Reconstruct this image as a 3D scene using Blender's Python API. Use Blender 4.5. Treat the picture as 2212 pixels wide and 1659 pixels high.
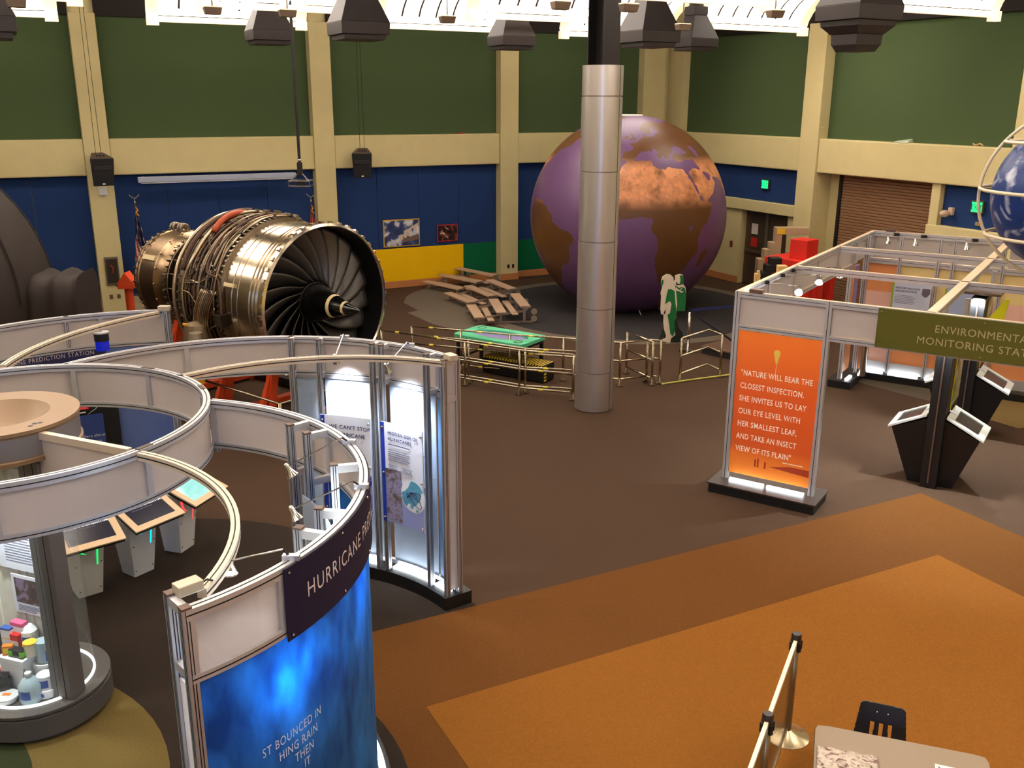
import bpy, bmesh, math, random
from mathutils import Matrix, Vector
for o in list(bpy.data.objects): bpy.data.objects.remove(o)
random.seed(7)
scene = bpy.context.scene
COL = scene.collection
R = math.radians
# ------------------------------------------------------------------ camera
def set_camera():
    pitch, roll = R(16.6376), R(0.2243)
    cp, sp, cr, sr = math.cos(pitch), math.sin(pitch), math.cos(roll), math.sin(roll)
    x0 = Vector((1, 0, 0)); d0 = Vector((0, -sp, -cp)); f0 = Vector((0, cp, -sp))
    right = x0 * cr - d0 * sr; down = x0 * sr + d0 * cr
    m = Matrix.Identity(4)
    for i, c in enumerate((right, -down, -f0)):
        for j in range(3): m[j][i] = c[j]
    m.translation = Vector((0, 0, 5.3))
    cd = bpy.data.cameras.new('camera'); cam = bpy.data.objects.new('camera', cd); COL.objects.link(cam)
    cd.sensor_width = 36; cd.sensor_fit = 'HORIZONTAL'; cd.lens = 2059.16 / 2212 * 36; cd.clip_start = .05
    cam.matrix_world = m; scene.camera = cam
set_camera()
# ------------------------------------------------------------------ world, exposure, light levels
W = bpy.data.worlds.new('world'); scene.world = W; W.use_nodes = True
W.node_tree.nodes['Background'].inputs[0].default_value = (.02, .015, .012, 1)
W.node_tree.nodes['Background'].inputs[1].default_value = .3
scene.view_settings.view_transform = 'Standard'; scene.view_settings.look = 'None'
scene.view_settings.gamma = 1; scene.view_settings.use_curve_mapping = False
scene.view_settings.exposure = 0.0
scene.cycles.max_bounces = 4; scene.cycles.diffuse_bounces = 2; scene.cycles.glossy_bounces = 2; scene.cycles.transmission_bounces = 4; scene.cycles.transparent_max_bounces = 8
scene.cycles.use_adaptive_sampling = True; scene.cycles.adaptive_threshold = .15; scene.cycles.adaptive_min_samples = 12
LUM = 6.6                      # emission put into the ceiling reflector sheets
LUMCOL = (1, .89, .78)
SPOT = 1.0                     # multiplier for the small exhibit spotlights
def lamp(name, kind, loc, power, color, aim=None, parent=None, size=.03, angle=60, blend=.5, sx=None, sy=None):
    l = bpy.data.lights.new(name, kind); l.energy = power; l.color = color
    o = bpy.data.objects.new(name, l); COL.objects.link(o); o.location = loc
    if kind == 'SPOT': l.spot_size = R(angle); l.spot_blend = blend; l.shadow_soft_size = size
    if kind == 'POINT': l.shadow_soft_size = size
    if kind == 'AREA': l.shape = 'RECTANGLE'; l.size = sx; l.size_y = sy
    if aim is not None:
        o.rotation_euler = (Vector(aim) - Vector(loc)).to_track_quat('-Z', 'Y').to_euler()
    if parent is not None:
        bpy.context.view_layer.update()
        o.parent = parent; o.matrix_parent_inverse = parent.matrix_world.inverted()
    return o
# ------------------------------------------------------------------ materials
def lin(c): return tuple(((v / 255) / 12.92 if v / 255 <= .04045 else ((v / 255 + .055) / 1.055) ** 2.4) for v in c)
MATS = {}
def M(name, rgb, rough=.6, metal=0., var=0., vscale=8., bump=0., bscale=200., emit=0., ecol=None, alpha=1., trans=0., aniso=0., transl=0., stretch=None, coat=0., spec=.5):
    if name in MATS: return MATS[name]
    m = bpy.data.materials.new(name); m.use_nodes = True; nt = m.node_tree; N = nt.nodes; L = nt.links
    b = N['Principled BSDF']; c = lin(rgb)
    b.inputs['Base Color'].default_value = (*c, 1); b.inputs['Roughness'].default_value = rough
    b.inputs['Metallic'].default_value = metal; b.inputs['Specular IOR Level'].default_value = spec
    if coat: b.inputs['Coat Weight'].default_value = coat
    if trans: b.inputs['Transmission Weight'].default_value = trans; b.inputs['IOR'].default_value = 1.1
    if alpha < 1: b.inputs['Alpha'].default_value = alpha
    if emit:
        b.inputs['Emission Color'].default_value = (*(lin(ecol) if ecol else c), 1); b.inputs['Emission Strength'].default_value = emit
    tc = N.new('ShaderNodeTexCoord'); src = tc.outputs['Object']
    if stretch:
        mp = N.new('ShaderNodeMapping'); mp.inputs['Scale'].default_value = stretch; L.new(src, mp.inputs[0]); src = mp.outputs[0]
    if var:
        n = N.new('ShaderNodeTexNoise'); n.inputs['Scale'].default_value = vscale; n.inputs['Detail'].default_value = 6; L.new(src, n.inputs[0])
        r = N.new('ShaderNodeMix'); r.data_type = 'RGBA'
        r.inputs[6].default_value = (*[x * (1 - var) for x in c], 1); r.inputs[7].default_value = (*[min(1, x * (1 + var)) for x in c], 1)
        L.new(n.outputs['Fac'], r.inputs[0]); L.new(r.outputs[2], b.inputs['Base Color'])
    if bump:
        n2 = N.new('ShaderNodeTexNoise'); n2.inputs['Scale'].default_value = bscale; n2.inputs['Detail'].default_value = 3; L.new(src, n2.inputs[0])
        bp = N.new('ShaderNodeBump'); bp.inputs['Strength'].default_value = bump; bp.inputs['Distance'].default_value = .01
        L.new(n2.outputs['Fac'], bp.inputs['Height']); L.new(bp.outputs[0], b.inputs['Normal'])
    if transl:
        t = N.new('ShaderNodeBsdfTranslucent'); t.inputs[0].default_value = (*c, 1)
        mx = N.new('ShaderNodeMixShader'); mx.inputs[0].default_value = transl
        L.new(b.outputs[0], mx.inputs[1]); L.new(t.outputs[0], mx.inputs[2]); L.new(mx.outputs[0], N['Material Output'].inputs[0])
    MATS[name] = m; return m
def nodes(m): return m.node_tree.nodes, m.node_tree.links, m.node_tree.nodes['Principled BSDF']
carpet = lambda n, c: M(n, c, .95, var=.28, vscale=60, bump=.5, bscale=500, spec=.1)
plaster = lambda n, c: M(n, c, .85, var=.06, vscale=3, bump=.15, bscale=120, spec=.2)
alu = M('brushed aluminium', (196, 198, 206), .38, .75, var=.08, vscale=20)
alu_w = M('satin aluminium profile', (205, 203, 205), .42, .6, var=.06, vscale=15)
slot = M('black rubber slot', (18, 18, 20), .7)
frost = M('frosted white panel', (214, 205, 200), .55, transl=.5, var=.03, vscale=4, spec=.3)
black = M('black laminate', (14, 13, 13), .5)
dark_duct = M('dark painted sheet metal', (40, 30, 27), .55, .1, var=.15, vscale=5)
white = M('white paint', (225, 222, 215), .5)
chrome = M('chrome', (215, 212, 205), .18, 1.)
led = M('white led strip', (240, 250, 255), .5, emit=9)
glass = M('clear acrylic', (225, 240, 240), .04, alpha=.1)
clip_black = M('black rubber', (12, 12, 12), .6)
# ------------------------------------------------------------------ mesh builder
class MB:
    def __init__(s): s.v = []; s.f = []
    def add(s, vs, fs, mx=None):
        k = len(s.v)
        s.v += [tuple(mx @ Vector(p)) for p in vs] if mx is not None else [tuple(p) for p in vs]
        s.f += [tuple(i + k for i in f) for f in fs]; return s
    def box(s, x0, x1, y0, y1, z0, z1, mx=None):
        return s.add([(x0,y0,z0),(x1,y0,z0),(x1,y1,z0),(x0,y1,z0),(x0,y0,z1),(x1,y0,z1),(x1,y1,z1),(x0,y1,z1)],
            [(0,3,2,1),(4,5,6,7),(0,1,5,4),(1,2,6,5),(2,3,7,6),(3,0,4,7)], mx)
    def cbox(s, c, d, mx=None): return s.box(c[0]-d[0]/2,c[0]+d[0]/2,c[1]-d[1]/2,c[1]+d[1]/2,c[2]-d[2]/2,c[2]+d[2]/2,mx)
    def hexa(s, p, mx=None): return s.add(p, [(0,3,2,1),(4,5,6,7),(0,1,5,4),(1,2,6,5),(2,3,7,6),(3,0,4,7)], mx)
    def bar(s, a, b, w, h=None, up=(0,0,1)):
        a = Vector(a); b = Vector(b); h = h or w; d = (b - a).normalized(); u = Vector(up)
        if abs(d.dot(u)) > .98: u = Vector((1,0,0))
        x = d.cross(u).normalized(); u = x.cross(d).normalized(); x *= w/2; u *= h/2
        return s.hexa([a-x-u, a+x-u, a+x+u, a-x+u, b-x-u, b+x-u, b+x+u, b-x+u])
    def prism(s, poly, z0, z1, mx=None):
        n = len(poly)
        return s.add([(x,y,z0) for x,y in poly]+[(x,y,z1) for x,y in poly],
            [tuple(range(n))[::-1], tuple(range(n,2*n))]+[(i,(i+1)%n,n+(i+1)%n,n+i) for i in range(n)], mx)
    def lathe(s, prof, n=32, mx=None, axis='Z', a0=0, a1=360, cap=False):
        full = abs(a1-a0) >= 359.9; m = n if full else n+1; vs = []; fs = []
        for r, z in prof:
            for i in range(m):
                a = R(a0 + (a1-a0)*i/n); x, y = r*math.cos(a), r*math.sin(a)
                vs.append((x,y,z) if axis == 'Z' else (z,x,y))
        for j in range(len(prof)-1):
            for i in range(n):
                i2 = (i+1) % m; fs.append((j*m+i, j*m+i2, (j+1)*m+i2, (j+1)*m+i))
        if cap and full:
            fs.append(tuple(range(m))[::-1]); k = (len(prof)-1)*m; fs.append(tuple(range(k,k+m)))
        return s.add(vs, fs, mx)
    def cyl(s, c, r, h, n=20, mx=None, r2=None): return s.lathe([(r,c[2]),(r if r2 is None else r2,c[2]+h)], n, (mx or Matrix.Identity(4)) @ Matrix.Translation((c[0],c[1],0)), cap=True)
    def tube(s, pts, r, n=8, closed=False):
        pts = [Vector(p) for p in pts]; m = len(pts); vs = []; fs = []; prev = None
        for i, p in enumerate(pts):
            if closed: d = pts[(i+1) % m] - pts[i-1]
            else: d = pts[min(i+1,m-1)] - pts[max(i-1,0)]
            d = d.normalized() if d.length > 1e-9 else Vector((0,0,1))
            if prev is None:
                u = Vector((0,0,1)) if abs(d.z) < .9 else Vector((1,0,0)); u = (u - d*u.dot(d)).normalized()
            else:
                u = prev - d*prev.dot(d); u = u.normalized() if u.length > 1e-6 else Vector((1,0,0))
            prev = u; w = d.cross(u); rr = r[i] if isinstance(r, (list,tuple)) else r
            for k in range(n):
                a = 2*math.pi*k/n; vs.append(p + u*(rr*math.cos(a)) + w*(rr*math.sin(a)))
        for i in range(m if closed else m-1):
            j = (i+1) % m
            for k in range(n): fs.append((i*n+k, i*n+(k+1)%n, j*n+(k+1)%n, j*n+k))
        if not closed: fs += [tuple(range(n))[::-1], tuple(range((m-1)*n, m*n))]
        return s.add(vs, fs)
    def arc(s, c, r0, r1, a0, a1, z0, z1, n=None):
        n = n or max(2, int(abs(a1-a0)/3)); vs = []; fs = []
        for i in range(n+1):
            a = R(a0+(a1-a0)*i/n); ca, sa = math.cos(a), math.sin(a)
            for r, z in ((r0,z0),(r1,z0),(r1,z1),(r0,z1)): vs.append((c[0]+r*ca, c[1]+r*sa, z))
        for i in range(n):
            for k in range(4): fs.append((i*4+k, i*4+(k+1)%4, i*4+4+(k+1)%4, i*4+4+k))
        fs += [(3,2,1,0), (n*4, n*4+1, n*4+2, n*4+3)]
        return s.add(vs, fs)
    def sphere(s, c, r, n=24, m=12, sc=(1,1,1), mx=None):
        prof = [(max(r*math.sin(math.pi*i/m), .0005), -r*math.cos(math.pi*i/m)) for i in range(m+1)]
        t = Matrix.Translation(c) @ Matrix.Diagonal((*sc,1)); return s.lathe(prof, n, (mx @ t) if mx is not None else t)
    def grid(s, fn, nu, nv):
        vs = [fn(i/nu, j/nv) for j in range(nv+1) for i in range(nu+1)]
        return s.add(vs, [(j*(nu+1)+i, j*(nu+1)+i+1, (j+1)*(nu+1)+i+1, (j+1)*(nu+1)+i) for j in range(nv) for i in range(nu)])
    def build(s, name, mat, parent=None, mx=None, smooth=False, bevel=0., solid=0., kind=None, label=None):
        me = bpy.data.meshes.new(name); me.from_pydata(s.v, [], s.f); me.validate()
        bm = bmesh.new(); bm.from_mesh(me); bmesh.ops.recalc_face_normals(bm, faces=bm.faces); bm.to_mesh(me); bm.free()
        if mat: me.materials.append(mat)
        if smooth:
            me.polygons.foreach_set('use_smooth', [True]*len(me.polygons))
            if smooth != 'all':
                try: me.set_sharp_from_angle(angle=R(38))
                except Exception: pass
        o = bpy.data.objects.new(name, me); COL.objects.link(o)
        if parent is not None: o.parent = parent
        if mx is not None: o.matrix_local = mx
        if bevel:
            b = o.modifiers.new('bevel', 'BEVEL'); b.width = bevel; b.segments = 2; b.limit_method = 'ANGLE'; b.angle_limit = R(40)
        if solid:
            b = o.modifiers.new('solid', 'SOLIDIFY'); b.thickness = solid; b.offset = 0
        if kind: o['kind'] = kind
        if label: o['label'] = label
        return o
def tag(o, label, cat, group=None):
    o['label'] = label; o['category'] = cat
    if group: o['group'] = group
    return o
def thing(name, label, cat, loc=(0,0,0), rz=0., group=None, mx=None):
    o = bpy.data.objects.new(name, None); COL.objects.link(o); o.empty_display_size = .1
    o.matrix_world = mx if mx is not None else Matrix.Translation(loc) @ Matrix.Rotation(R(rz), 4, 'Z')
    return tag(o, label, cat, group)
def struct(o): o['kind'] = 'structure'; return o
def copy_tree(o, parent=None):
    c = o.copy(); COL.objects.link(c); c.parent = parent
    for ch in [x for x in bpy.data.objects if x.parent == o]: copy_tree(ch, c)
    return c
def place(o, loc, rz=0., label=None, group=None):
    o.matrix_world = Matrix.Translation(loc) @ Matrix.Rotation(R(rz), 4, 'Z')
    if label: o['label'] = label
    if group: o['group'] = group
    return o
def text_mb(txt, size, align='LEFT', spacing=1.08, bold=0., extrude=.0, font_scale_x=1.):
    """lettering as flat mesh in XY plane: returns MB with z = 0"""
    cu = bpy.data.curves.new('t', 'FONT'); cu.body = txt; cu.size = size; cu.align_x = align; cu.space_character = spacing
    cu.offset = bold; cu.resolution_u = 3; cu.fill_mode = 'FRONT'
    ob = bpy.data.objects.new('t', cu); COL.objects.link(ob); bpy.context.view_layer.update()
    dg = bpy.context.evaluated_depsgraph_get(); me = bpy.data.meshes.new_from_object(ob.evaluated_get(dg))
    mb = MB(); mb.add([(v.co.x*font_scale_x, v.co.y, 0) for v in me.vertices], [tuple(p.vertices) for p in me.polygons])
    bpy.data.objects.remove(ob); bpy.data.curves.remove(cu); bpy.data.meshes.remove(me); return mb
def warp(mb, fn): mb.v = [tuple(fn(*p)) for p in mb.v]; return mb
def pol(c, r, a, z): return (c[0]+r*math.cos(R(a)), c[1]+r*math.sin(R(a)), z)
RM = Matrix.Rotation(R(27.242), 4, 'Z')                 # hall axes: x along left wall, y towards left wall
def RP(u, w, z): return RM @ Vector((u, w, z))
BM = Matrix.Translation((3.049, 12.66, 0)) @ Matrix.Rotation(R(-33.128), 4, 'Z')   # monitoring booth axes
def BP(x, y, z): return BM @ Vector((x, y, z))
# ================================================================== ROOM
cream = plaster('cream painted plaster', (217, 200, 146))
green = M('green fabric wall panel', (79, 95, 62), .95, var=.1, vscale=40, bump=.2, bscale=300, spec=.1)
blue = M('blue fabric wall panel', (41, 63, 110), .95, var=.1, vscale=40, bump=.2, bscale=300, spec=.1)
yellow = plaster('yellow painted panel', (252, 196, 4)); dkgreen = plaster('dark green painted panel', (10, 104, 62))
orange_base = plaster('orange brown baseboard', (198, 128, 78)); dark = M('dark ceiling paint', (34, 26, 22), .9, var=.2, vscale=1.5)
base_carpet = carpet('grey carpet', (80, 61, 47))
floor = struct(MB().box(-14, 19.6, -8, 26.4, -.2, 0).build('floor', base_carpet, mx=RM))
ceiling = struct(MB().box(-14, 19.6, -8, 26.4, 9, 9.2).build('ceiling', dark, mx=RM))
wl = struct(MB().box(-14, 19.6, 26.06, 26.4, 0, 9).build('wall_left', cream, mx=RM))
wr = struct(MB().box(19.46, 19.8, -8, 26.06, 0, 9).build('wall_right', cream, mx=RM))
struct(MB().box(-14.2, 19.6, -8.2, -8, 0, 9).build('wall_near', cream, mx=RM))
struct(MB().box(-14.2, -14, -8, 26.4, 0, 9).build('wall_far', cream, mx=RM))
def wp(name, mat, par, *b, bevel=.006): return MB().box(*b).build(name, mat, par, bevel=bevel)
# left wall: pilasters, beams, panels
PIL = [(-4.0, -3.4), (1.62, 2.2), (7.28, 7.84), (12.84, 13.43)]
for a, b in PIL: wp('pilaster', cream, wl, a, b, 25.72, 26.06, 0, 7.2, bevel=.012)
wp('pilaster', cream, wl, 17.8, 18.62, 25.72, 26.06, 0, 7.2, bevel=.012)
edges = [-9.6] + [x for p in PIL for x in p] + [17.8]
bays = [(edges[i], edges[i+1]) for i in range(0, len(edges), 2)]
for a, b in bays:
    wp('beam', cream, wl, a, b, 25.77, 26.06, 3.47, 4.34, bevel=.03)
    n = 1; w = (b-a)/n
    for i in range(n):
        wp('green_panel', green, wl, a+i*w+.004, a+(i+1)*w-.004, 26.02, 26.06, 4.34, 7.15, bevel=.004)
    lo = .4 if b < 7.5 else 1.15
    n = 4 if b-a > 4.5 else 3; w = (b-a)/n
    for i in range(n):
        wp('blue_panel', blue, wl, a+i*w+.004, a+(i+1)*w-.004, 26.02, 26.06, lo, 3.47, bevel=.004)
    wp('dark_header', dark, wl, a, b, 25.9, 26.06, 7.15, 9, bevel=0)
wp('yellow_panel', yellow, wl, 7.85, 11.74, 26.01, 26.06, .2, 1.15); wp('dark_green_panel', dkgreen, wl, 11.75, 12.83, 26.01, 26.06, .2, 1.15)
wp('dark_green_panel', dkgreen, wl, 13.44, 17.79, 26.01, 26.06, .2, 1.15)
for a, b in ((7.85, 12.83), (13.44, 17.79)):
    struct(MB().box(a, b, 25.99, 26.06, 0, .2).build('baseboard_left', orange_base, mx=RM, bevel=.01))
struct(MB().box(12.82, 13.45, 25.70, 25.72, 0, .2).build('baseboard_left', orange_base, mx=RM, bevel=.005))
for a, b in bays[:3]:
    if b < 7.5:
        struct(MB().box(a, b, 25.82, 26.06, 0, .4).build('trim_1', plaster('pale grey sill', (196, 176, 140)), mx=RM, bevel=.02))
# right wall
for a, b in ((19.21, 19.86), (13.0, 13.6)): wp('pilaster', cream, wr, 18.85, 19.46, a, b, 0, 7.2, bevel=.012)
wp('pilaster', cream, wr, 18.95, 19.46, 25.24, 26.06, 0, 7.2, bevel=.012)
for a, b in ((19.86, 25.24), (13.6, 19.21), (6.5, 13.0)):
    wp('beam', cream, wr, 18.9, 19.46, a, b, 3.47, 4.34, bevel=.03)
    n = 1; w = (b-a)/n
    for i in range(n): wp('green_panel', green, wr, 19.18, 19.46, a+i*w+.004, a+(i+1)*w-.004, 4.34, 7.1, bevel=.004)
    wp('dark_header', dark, wr, 19.0, 19.46, a, b, 7.1, 9, bevel=0)
wp('blue_panel', blue, wr, 19.12, 19.46, 19.87, 25.23, 2.52, 3.47); wp('lintel', cream, wr, 18.98, 19.46, 19.87, 25.23, 2.21, 2.52, bevel=.02)
wp('wall_infill', cream, wr, 19.08, 19.46, 22.24, 25.23, 0, 2.21); wp('wall_infill', cream, wr, 19.08, 19.46, 19.87, 20.3, 0, 2.21)
wp('jamb', cream, wr, 18.98, 19.46, 15.34, 15.58, 0, 3.47); wp('blue_panel', blue, wr, 19.12, 19.46, 13.61, 15.33, 2.53, 3.47)
wp('lintel', cream, wr, 18.96, 19.46, 13.61, 15.62, 2.0, 2.53, bevel=.02); wp('wall_infill', cream, wr, 19.05, 19.46, 13.61, 15.33, 0, 2.0)
wp('wall_infill', cream, wr, 19.1, 19.46, 6.5, 13.0, 0, 3.47)
struct(MB().box(19.06, 19.1, 22.24, 25.2, 0, .2).build('baseboard_right', orange_base, mx=RM, bevel=.005))
# roller shutter
mb = MB(); zs = [i*.075 for i in range(47)]
prof = []
for z in zs: prof += [(19.36, z), (19.335, z+.012), (19.335, z+.063), (19.36, z+.075)]
mb.add([(x, y, z) for x, z in prof for y in (15.58, 18.66)], [(2*i, 2*i+1, 2*i+3, 2*i+2) for i in range(len(prof)-1)])
d2 = struct(mb.build('door_2', M('brown steel shutter', (150, 112, 80), .5, .25, var=.1, vscale=3, stretch=(1, .2, 30)), mx=RM))
MB().box(19.3, 19.45, 18.66, 18.76, 0, 3.47).build('guide_rail', black, d2); MB().box(19.3, 19.45, 15.56, 15.59, 0, 3.47).build('guide_rail', black, d2)
# double exit door
steel_door = M('dark brown steel door', (104, 84, 68), .28, .55, var=.15, vscale=2)
d1 = struct(MB().box(19.3, 19.44, 20.3, 22.24, 0, 2.21).build('door_1', steel_door, mx=RM))
red = M('red sign', (206, 44, 32), .5); paper = M('white paper sign', (226, 214, 202), .6)
MB().box(19.2, 19.3, 21.22, 21.32, 0, 2.2).build('mullion', M('door frame metal', (138, 122, 108), .35, .6), d1, bevel=.01)
for w0, w1 in ((20.34, 21.2), (21.34, 22.2)):
    lf = MB().box(19.25, 19.3, w0, w1, .02, 2.16).build('door_leaf', steel_door, d1, bevel=.008)
    pb = MB().box(19.2, 19.25, w0+.04, w1-.04, .96, 1.06).build('push_bar', M('push bar metal', (128, 106, 88), .3, .7), lf, bevel=.01)
    c = (w0+w1)/2 + .03
    ps = MB().box(19.235, 19.25, c-.13, c+.13, 1.52, 1.82).build('paper_sign', paper, lf)
    MB().box(19.232, 19.236, c-.11, c+.11, 1.57, 1.6).build('sign_mark', M('sign orange', (190, 96, 50), .6), ps) if False else None
    rs = MB().box(19.235, 19.25, c-.13, c+.13, 1.15, 1.41).build('red_sign', red, lf)
    m2 = MB().lathe([(.045, 0), (.06, 0), (.06, .004), (.045, .004)], 14, Matrix.Translation((19.234, c, 1.72)) @ Matrix.Rotation(R(-90), 4, 'Y'), a0=90, a1=270)
    m2.box(19.23, 19.235, c-.1, c+.1, 1.57, 1.595); m2.box(19.23, 19.235, c-.012, c+.012, 1.66, 1.7)
# inlaid carpets (children of the floor, thin pads let into it)
RMi = RM.inverted()
def W2R(p): q = RMi @ Vector((p[0], p[1], 0)); return (q.x, q.y)
def inlay(name, poly, mat, z=.004, world=True):
    return MB().prism([W2R(p) for p in poly] if world else poly, -.01, z).build(name, mat, floor)
def disc(c, r, n=64, a0=0, a1=360): return [(c[0]+r*math.cos(R(a0+(a1-a0)*i/n)), c[1]+r*math.sin(R(a0+(a1-a0)*i/n))) for i in range(n + (0 if a1-a0 >= 359 else 1))]
inlay('carpet_border', [(1.33, 8.42), (10.82, 8.42), (10.82, -6), (1.33, -6)], carpet('brown carpet', (108, 68, 30)), .004, False)
inlay('carpet_field', [(2.73, 6.98), (9.43, 6.98), (9.43, -6), (2.73, -6)], carpet('ochre carpet', (141, 89, 32)), .008, False)
inlay('carpet_disc', disc((-4.1, 8.4), 3.1), carpet('charcoal carpet', (54, 45, 38)), .002)
inlay('carpet_disc', disc((-2.4, 7.95), 2.42), MATS['charcoal carpet'], .003)
inlay('carpet_disc', disc((-3.09, 5.9), 2.36), MATS['charcoal carpet'], .012)
inlay('carpet_disc', disc((-4.94, 5.80), 2.287), carpet('olive carpet', (112, 94, 52)), .016)
inlay('carpet_disc', disc((-5.6, 5.6), 1.95), carpet('dark green carpet', (52, 58, 36)), .020)
inlay('carpet_disc', disc((2.98, 24.9), 4.0, 80), carpet('pale grey carpet', (112, 100, 86)), .004)
inlay('carpet_disc', disc((2.98, 24.9), 3.62, 80), carpet('slate carpet', (64, 60, 60)), .008)
inlay('carpet_patch', [(-2.94,25.36),(-2.96,26.21),(-2.82,26.85),(-2.43,27.55),(-1.5,27.5),(-.9,25.51),(-.6,23.3),(-.7,22.5),(-1.05,22.34),(-1.4,22.3),(-1.94,22.81),(-2.7,24.12),(-2.46,24.4)][::-1], MATS['pale grey carpet'], .006)
inlay('carpet_patch', [(6.7,18.03),(8.72,15.36),(12.5,17.0),(9.5,21.5)], carpet('beige carpet', (96, 86, 72)), .004)
inlay('carpet_strip', [(7.9,16.25),(8.55,15.2),(11.0,16.4),(10.4,17.5)], carpet('tan carpet', (130, 108, 66)), .008)
# ================================================================== CEILING REFLECTORS
refl = M('self-glowing reflector sheet', (255, 244, 226), .6)
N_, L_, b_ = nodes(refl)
b_.inputs['Emission Color'].default_value = (*LUMCOL, 1); b_.inputs['Emission Strength'].default_value = LUM  # sheet itself emits, standing in for light bounced from the uplights
rim = M('glowing reflector rim', (236, 220, 196), .5, emit=.9, ecol=(255, 224, 176)); seam = M('dark panel seam', (60, 46, 36), .7)  # rim's warm glow is emission too, no lamp inside it
def make_reflector(label, length=3.42):
    t = thing('ceiling_reflector', label, 'ceiling light', group='curved reflectors of the ceiling lighting')
    sec = lambda a: (-2.5*(1-math.cos(a)), 1.15*math.sin(a))
    n = 10; pts = [sec(R(6+84*i/n)) for i in range(n+1)]
    mb = MB(); mb.add([(x, w, z) for w, z in pts for x in (0, length)], [(2*i, 2*i+1, 2*i+3, 2*i+2) for i in range(n)])
    mb.build('reflector_sheet', refl, t, smooth=True)
    MB().box(.1, length-.1, -.06, .03, -.02, .1).build('edge_rim', rim, t)
    for x0 in (-.05, length-.2):
        m = MB(); q = [(x0, w, z) for w, z in pts] + [(x0+.25, w, z) for w, z in pts]; k = n+1
        m.add([(x, w*1.0-.0, z-.02) for x, w, z in q] + [(x, w+.03, z+.06) for x, w, z in q],
            [(i, i+1, k+i+1, k+i) for i in range(n)] + [(2*k+i, 3*k+i, 3*k+i+1, 2*k+i+1) for i in range(n)] + [(i, 2*k+i, 2*k+i+1, i+1) for i in range(n)] + [(k+i, k+i+1, 3*k+i+1, 3*k+i) for i in range(n)])
        m.box(x0, x0+.25, -.08, .05, -.09, .1)
        m.build('end_band', rim, t)
    for i in range(1, 7):
        x = .2 + i*(length-.4)/7
        m = MB(); m.add([(x+dx, w-.03, z-.03) for w, z in pts[1:8] for dx in (-.025, .025)], [(2*j, 2*j+1, 2*j+3, 2*j+2) for j in range(6)])
        m.build('panel_seam', seam, t)
    return t
proto = make_reflector('white curved ceiling reflector')
spots = [(-2.2, 23.2, 'farthest row, at left edge of photo'), (3.06, 23.2, 'farthest row, between the two left pilasters'), (8.0, 22.6, 'farthest row, above the red-lidded corner of beam'), (13.19, 22.9, 'farthest row, behind the steel column'),
    (-2.0, 19.2, 'second row, cut by left edge'), (3.46, 19.25, 'second row, over the jet engine'), (8.71, 18.9, 'second row, in front of the steel column'), (14.36, 18.9, 'second row, nearest the corner of the green walls'),
    (9.0, 14.1, 'third row, mostly above the frame'), (14.36, 13.6, 'third row, beside the right green wall')]
lab = ['leftmost of the far row, cut off by the left edge', 'second of the far row, above the hanging loudspeaker', 'third of the far row, left of the black column shaft', 'fourth of the far row, crossed by the black column shaft',
    'of the second row, beyond the left edge', 'second row, above the jet engine', 'second row, touching the black column shaft', 'second row, just right of the corner pilaster', 'third row, only its rim showing near the top edge', 'at far right, above the green wall beside the globe cage']
first = True
for (u, w, _), l in zip(spots, lab):
    t = proto if first else copy_tree(proto); first = False
    t.matrix_world = RM @ Matrix.Translation((u, w, 6.9)); t['label'] = 'white curved ceiling reflector, ' + l
for w in (14.0, 9.3, 4.6, -.1):
    for u in (-7.6, -2.2, 3.1, 8.4, 13.8):
        if w > 13 and u > 8: continue
        t = copy_tree(proto); t.matrix_world = RM @ Matrix.Translation((u, w, 6.9)); t['label'] = 'white curved ceiling reflector over the near half of the hall'
for w, u in ((19.2, -7.6), (23.2, -7.6)):
    t = copy_tree(proto); t.matrix_world = RM @ Matrix.Translation((u, w, 6.9)); t['label'] = 'white curved ceiling reflector over the near half of the hall'
# pendant uplights below the reflectors
fix = M('grey brown fixture metal', (120, 100, 82), .5, .3)
def uplight(p, lab_):
    t = thing('pendant_uplight', lab_, 'light fixture', group='pendant uplights under the ceiling reflectors', mx=Matrix.Translation(p) @ RM)
    MB().hexa([(-.12,-.06,-.06),(.12,-.06,-.06),(.12,.06,-.06),(-.12,.06,-.06),(-.14,-.09,.05),(.14,-.09,.05),(.14,.09,.05),(-.14,.09,.05)]).build('housing', fix, t, bevel=.01)
    MB().box(-.13, .13, -.08, .08, .05, .065).build('reflector_lip', rim, t)
    MB().tube([(0, 0, .06), (0, 0, 9-p[2])], .012, 6).build('rod', fix, t)
for p, l in [((-7.3,15.0,6.62),'at top left corner beside a black air diffuser'), ((-4.75,16.1,6.62),'left of the tapered diffuser near the hanging pole'), ((-3.67,16.55,6.62),'right behind the hanging pole'),
             ((-1.15,17.68,6.62),'between two big diffusers above the second green bay'), ((.69,15.0,6.62),'left of the black column shaft'), ((1.73,15.33,6.62),'just right of the black column shaft'),
             ((4.18,16.29,6.62),'under the reflector right of the corner'), ((5.08,16.6,6.62),'beside the largest stepped diffuser'), ((3.21,19.25,6.62),'above the smallest diffuser near the corner')]:
    uplight(p, 'small wedge-shaped pendant uplight on a rod ' + l)
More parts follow.
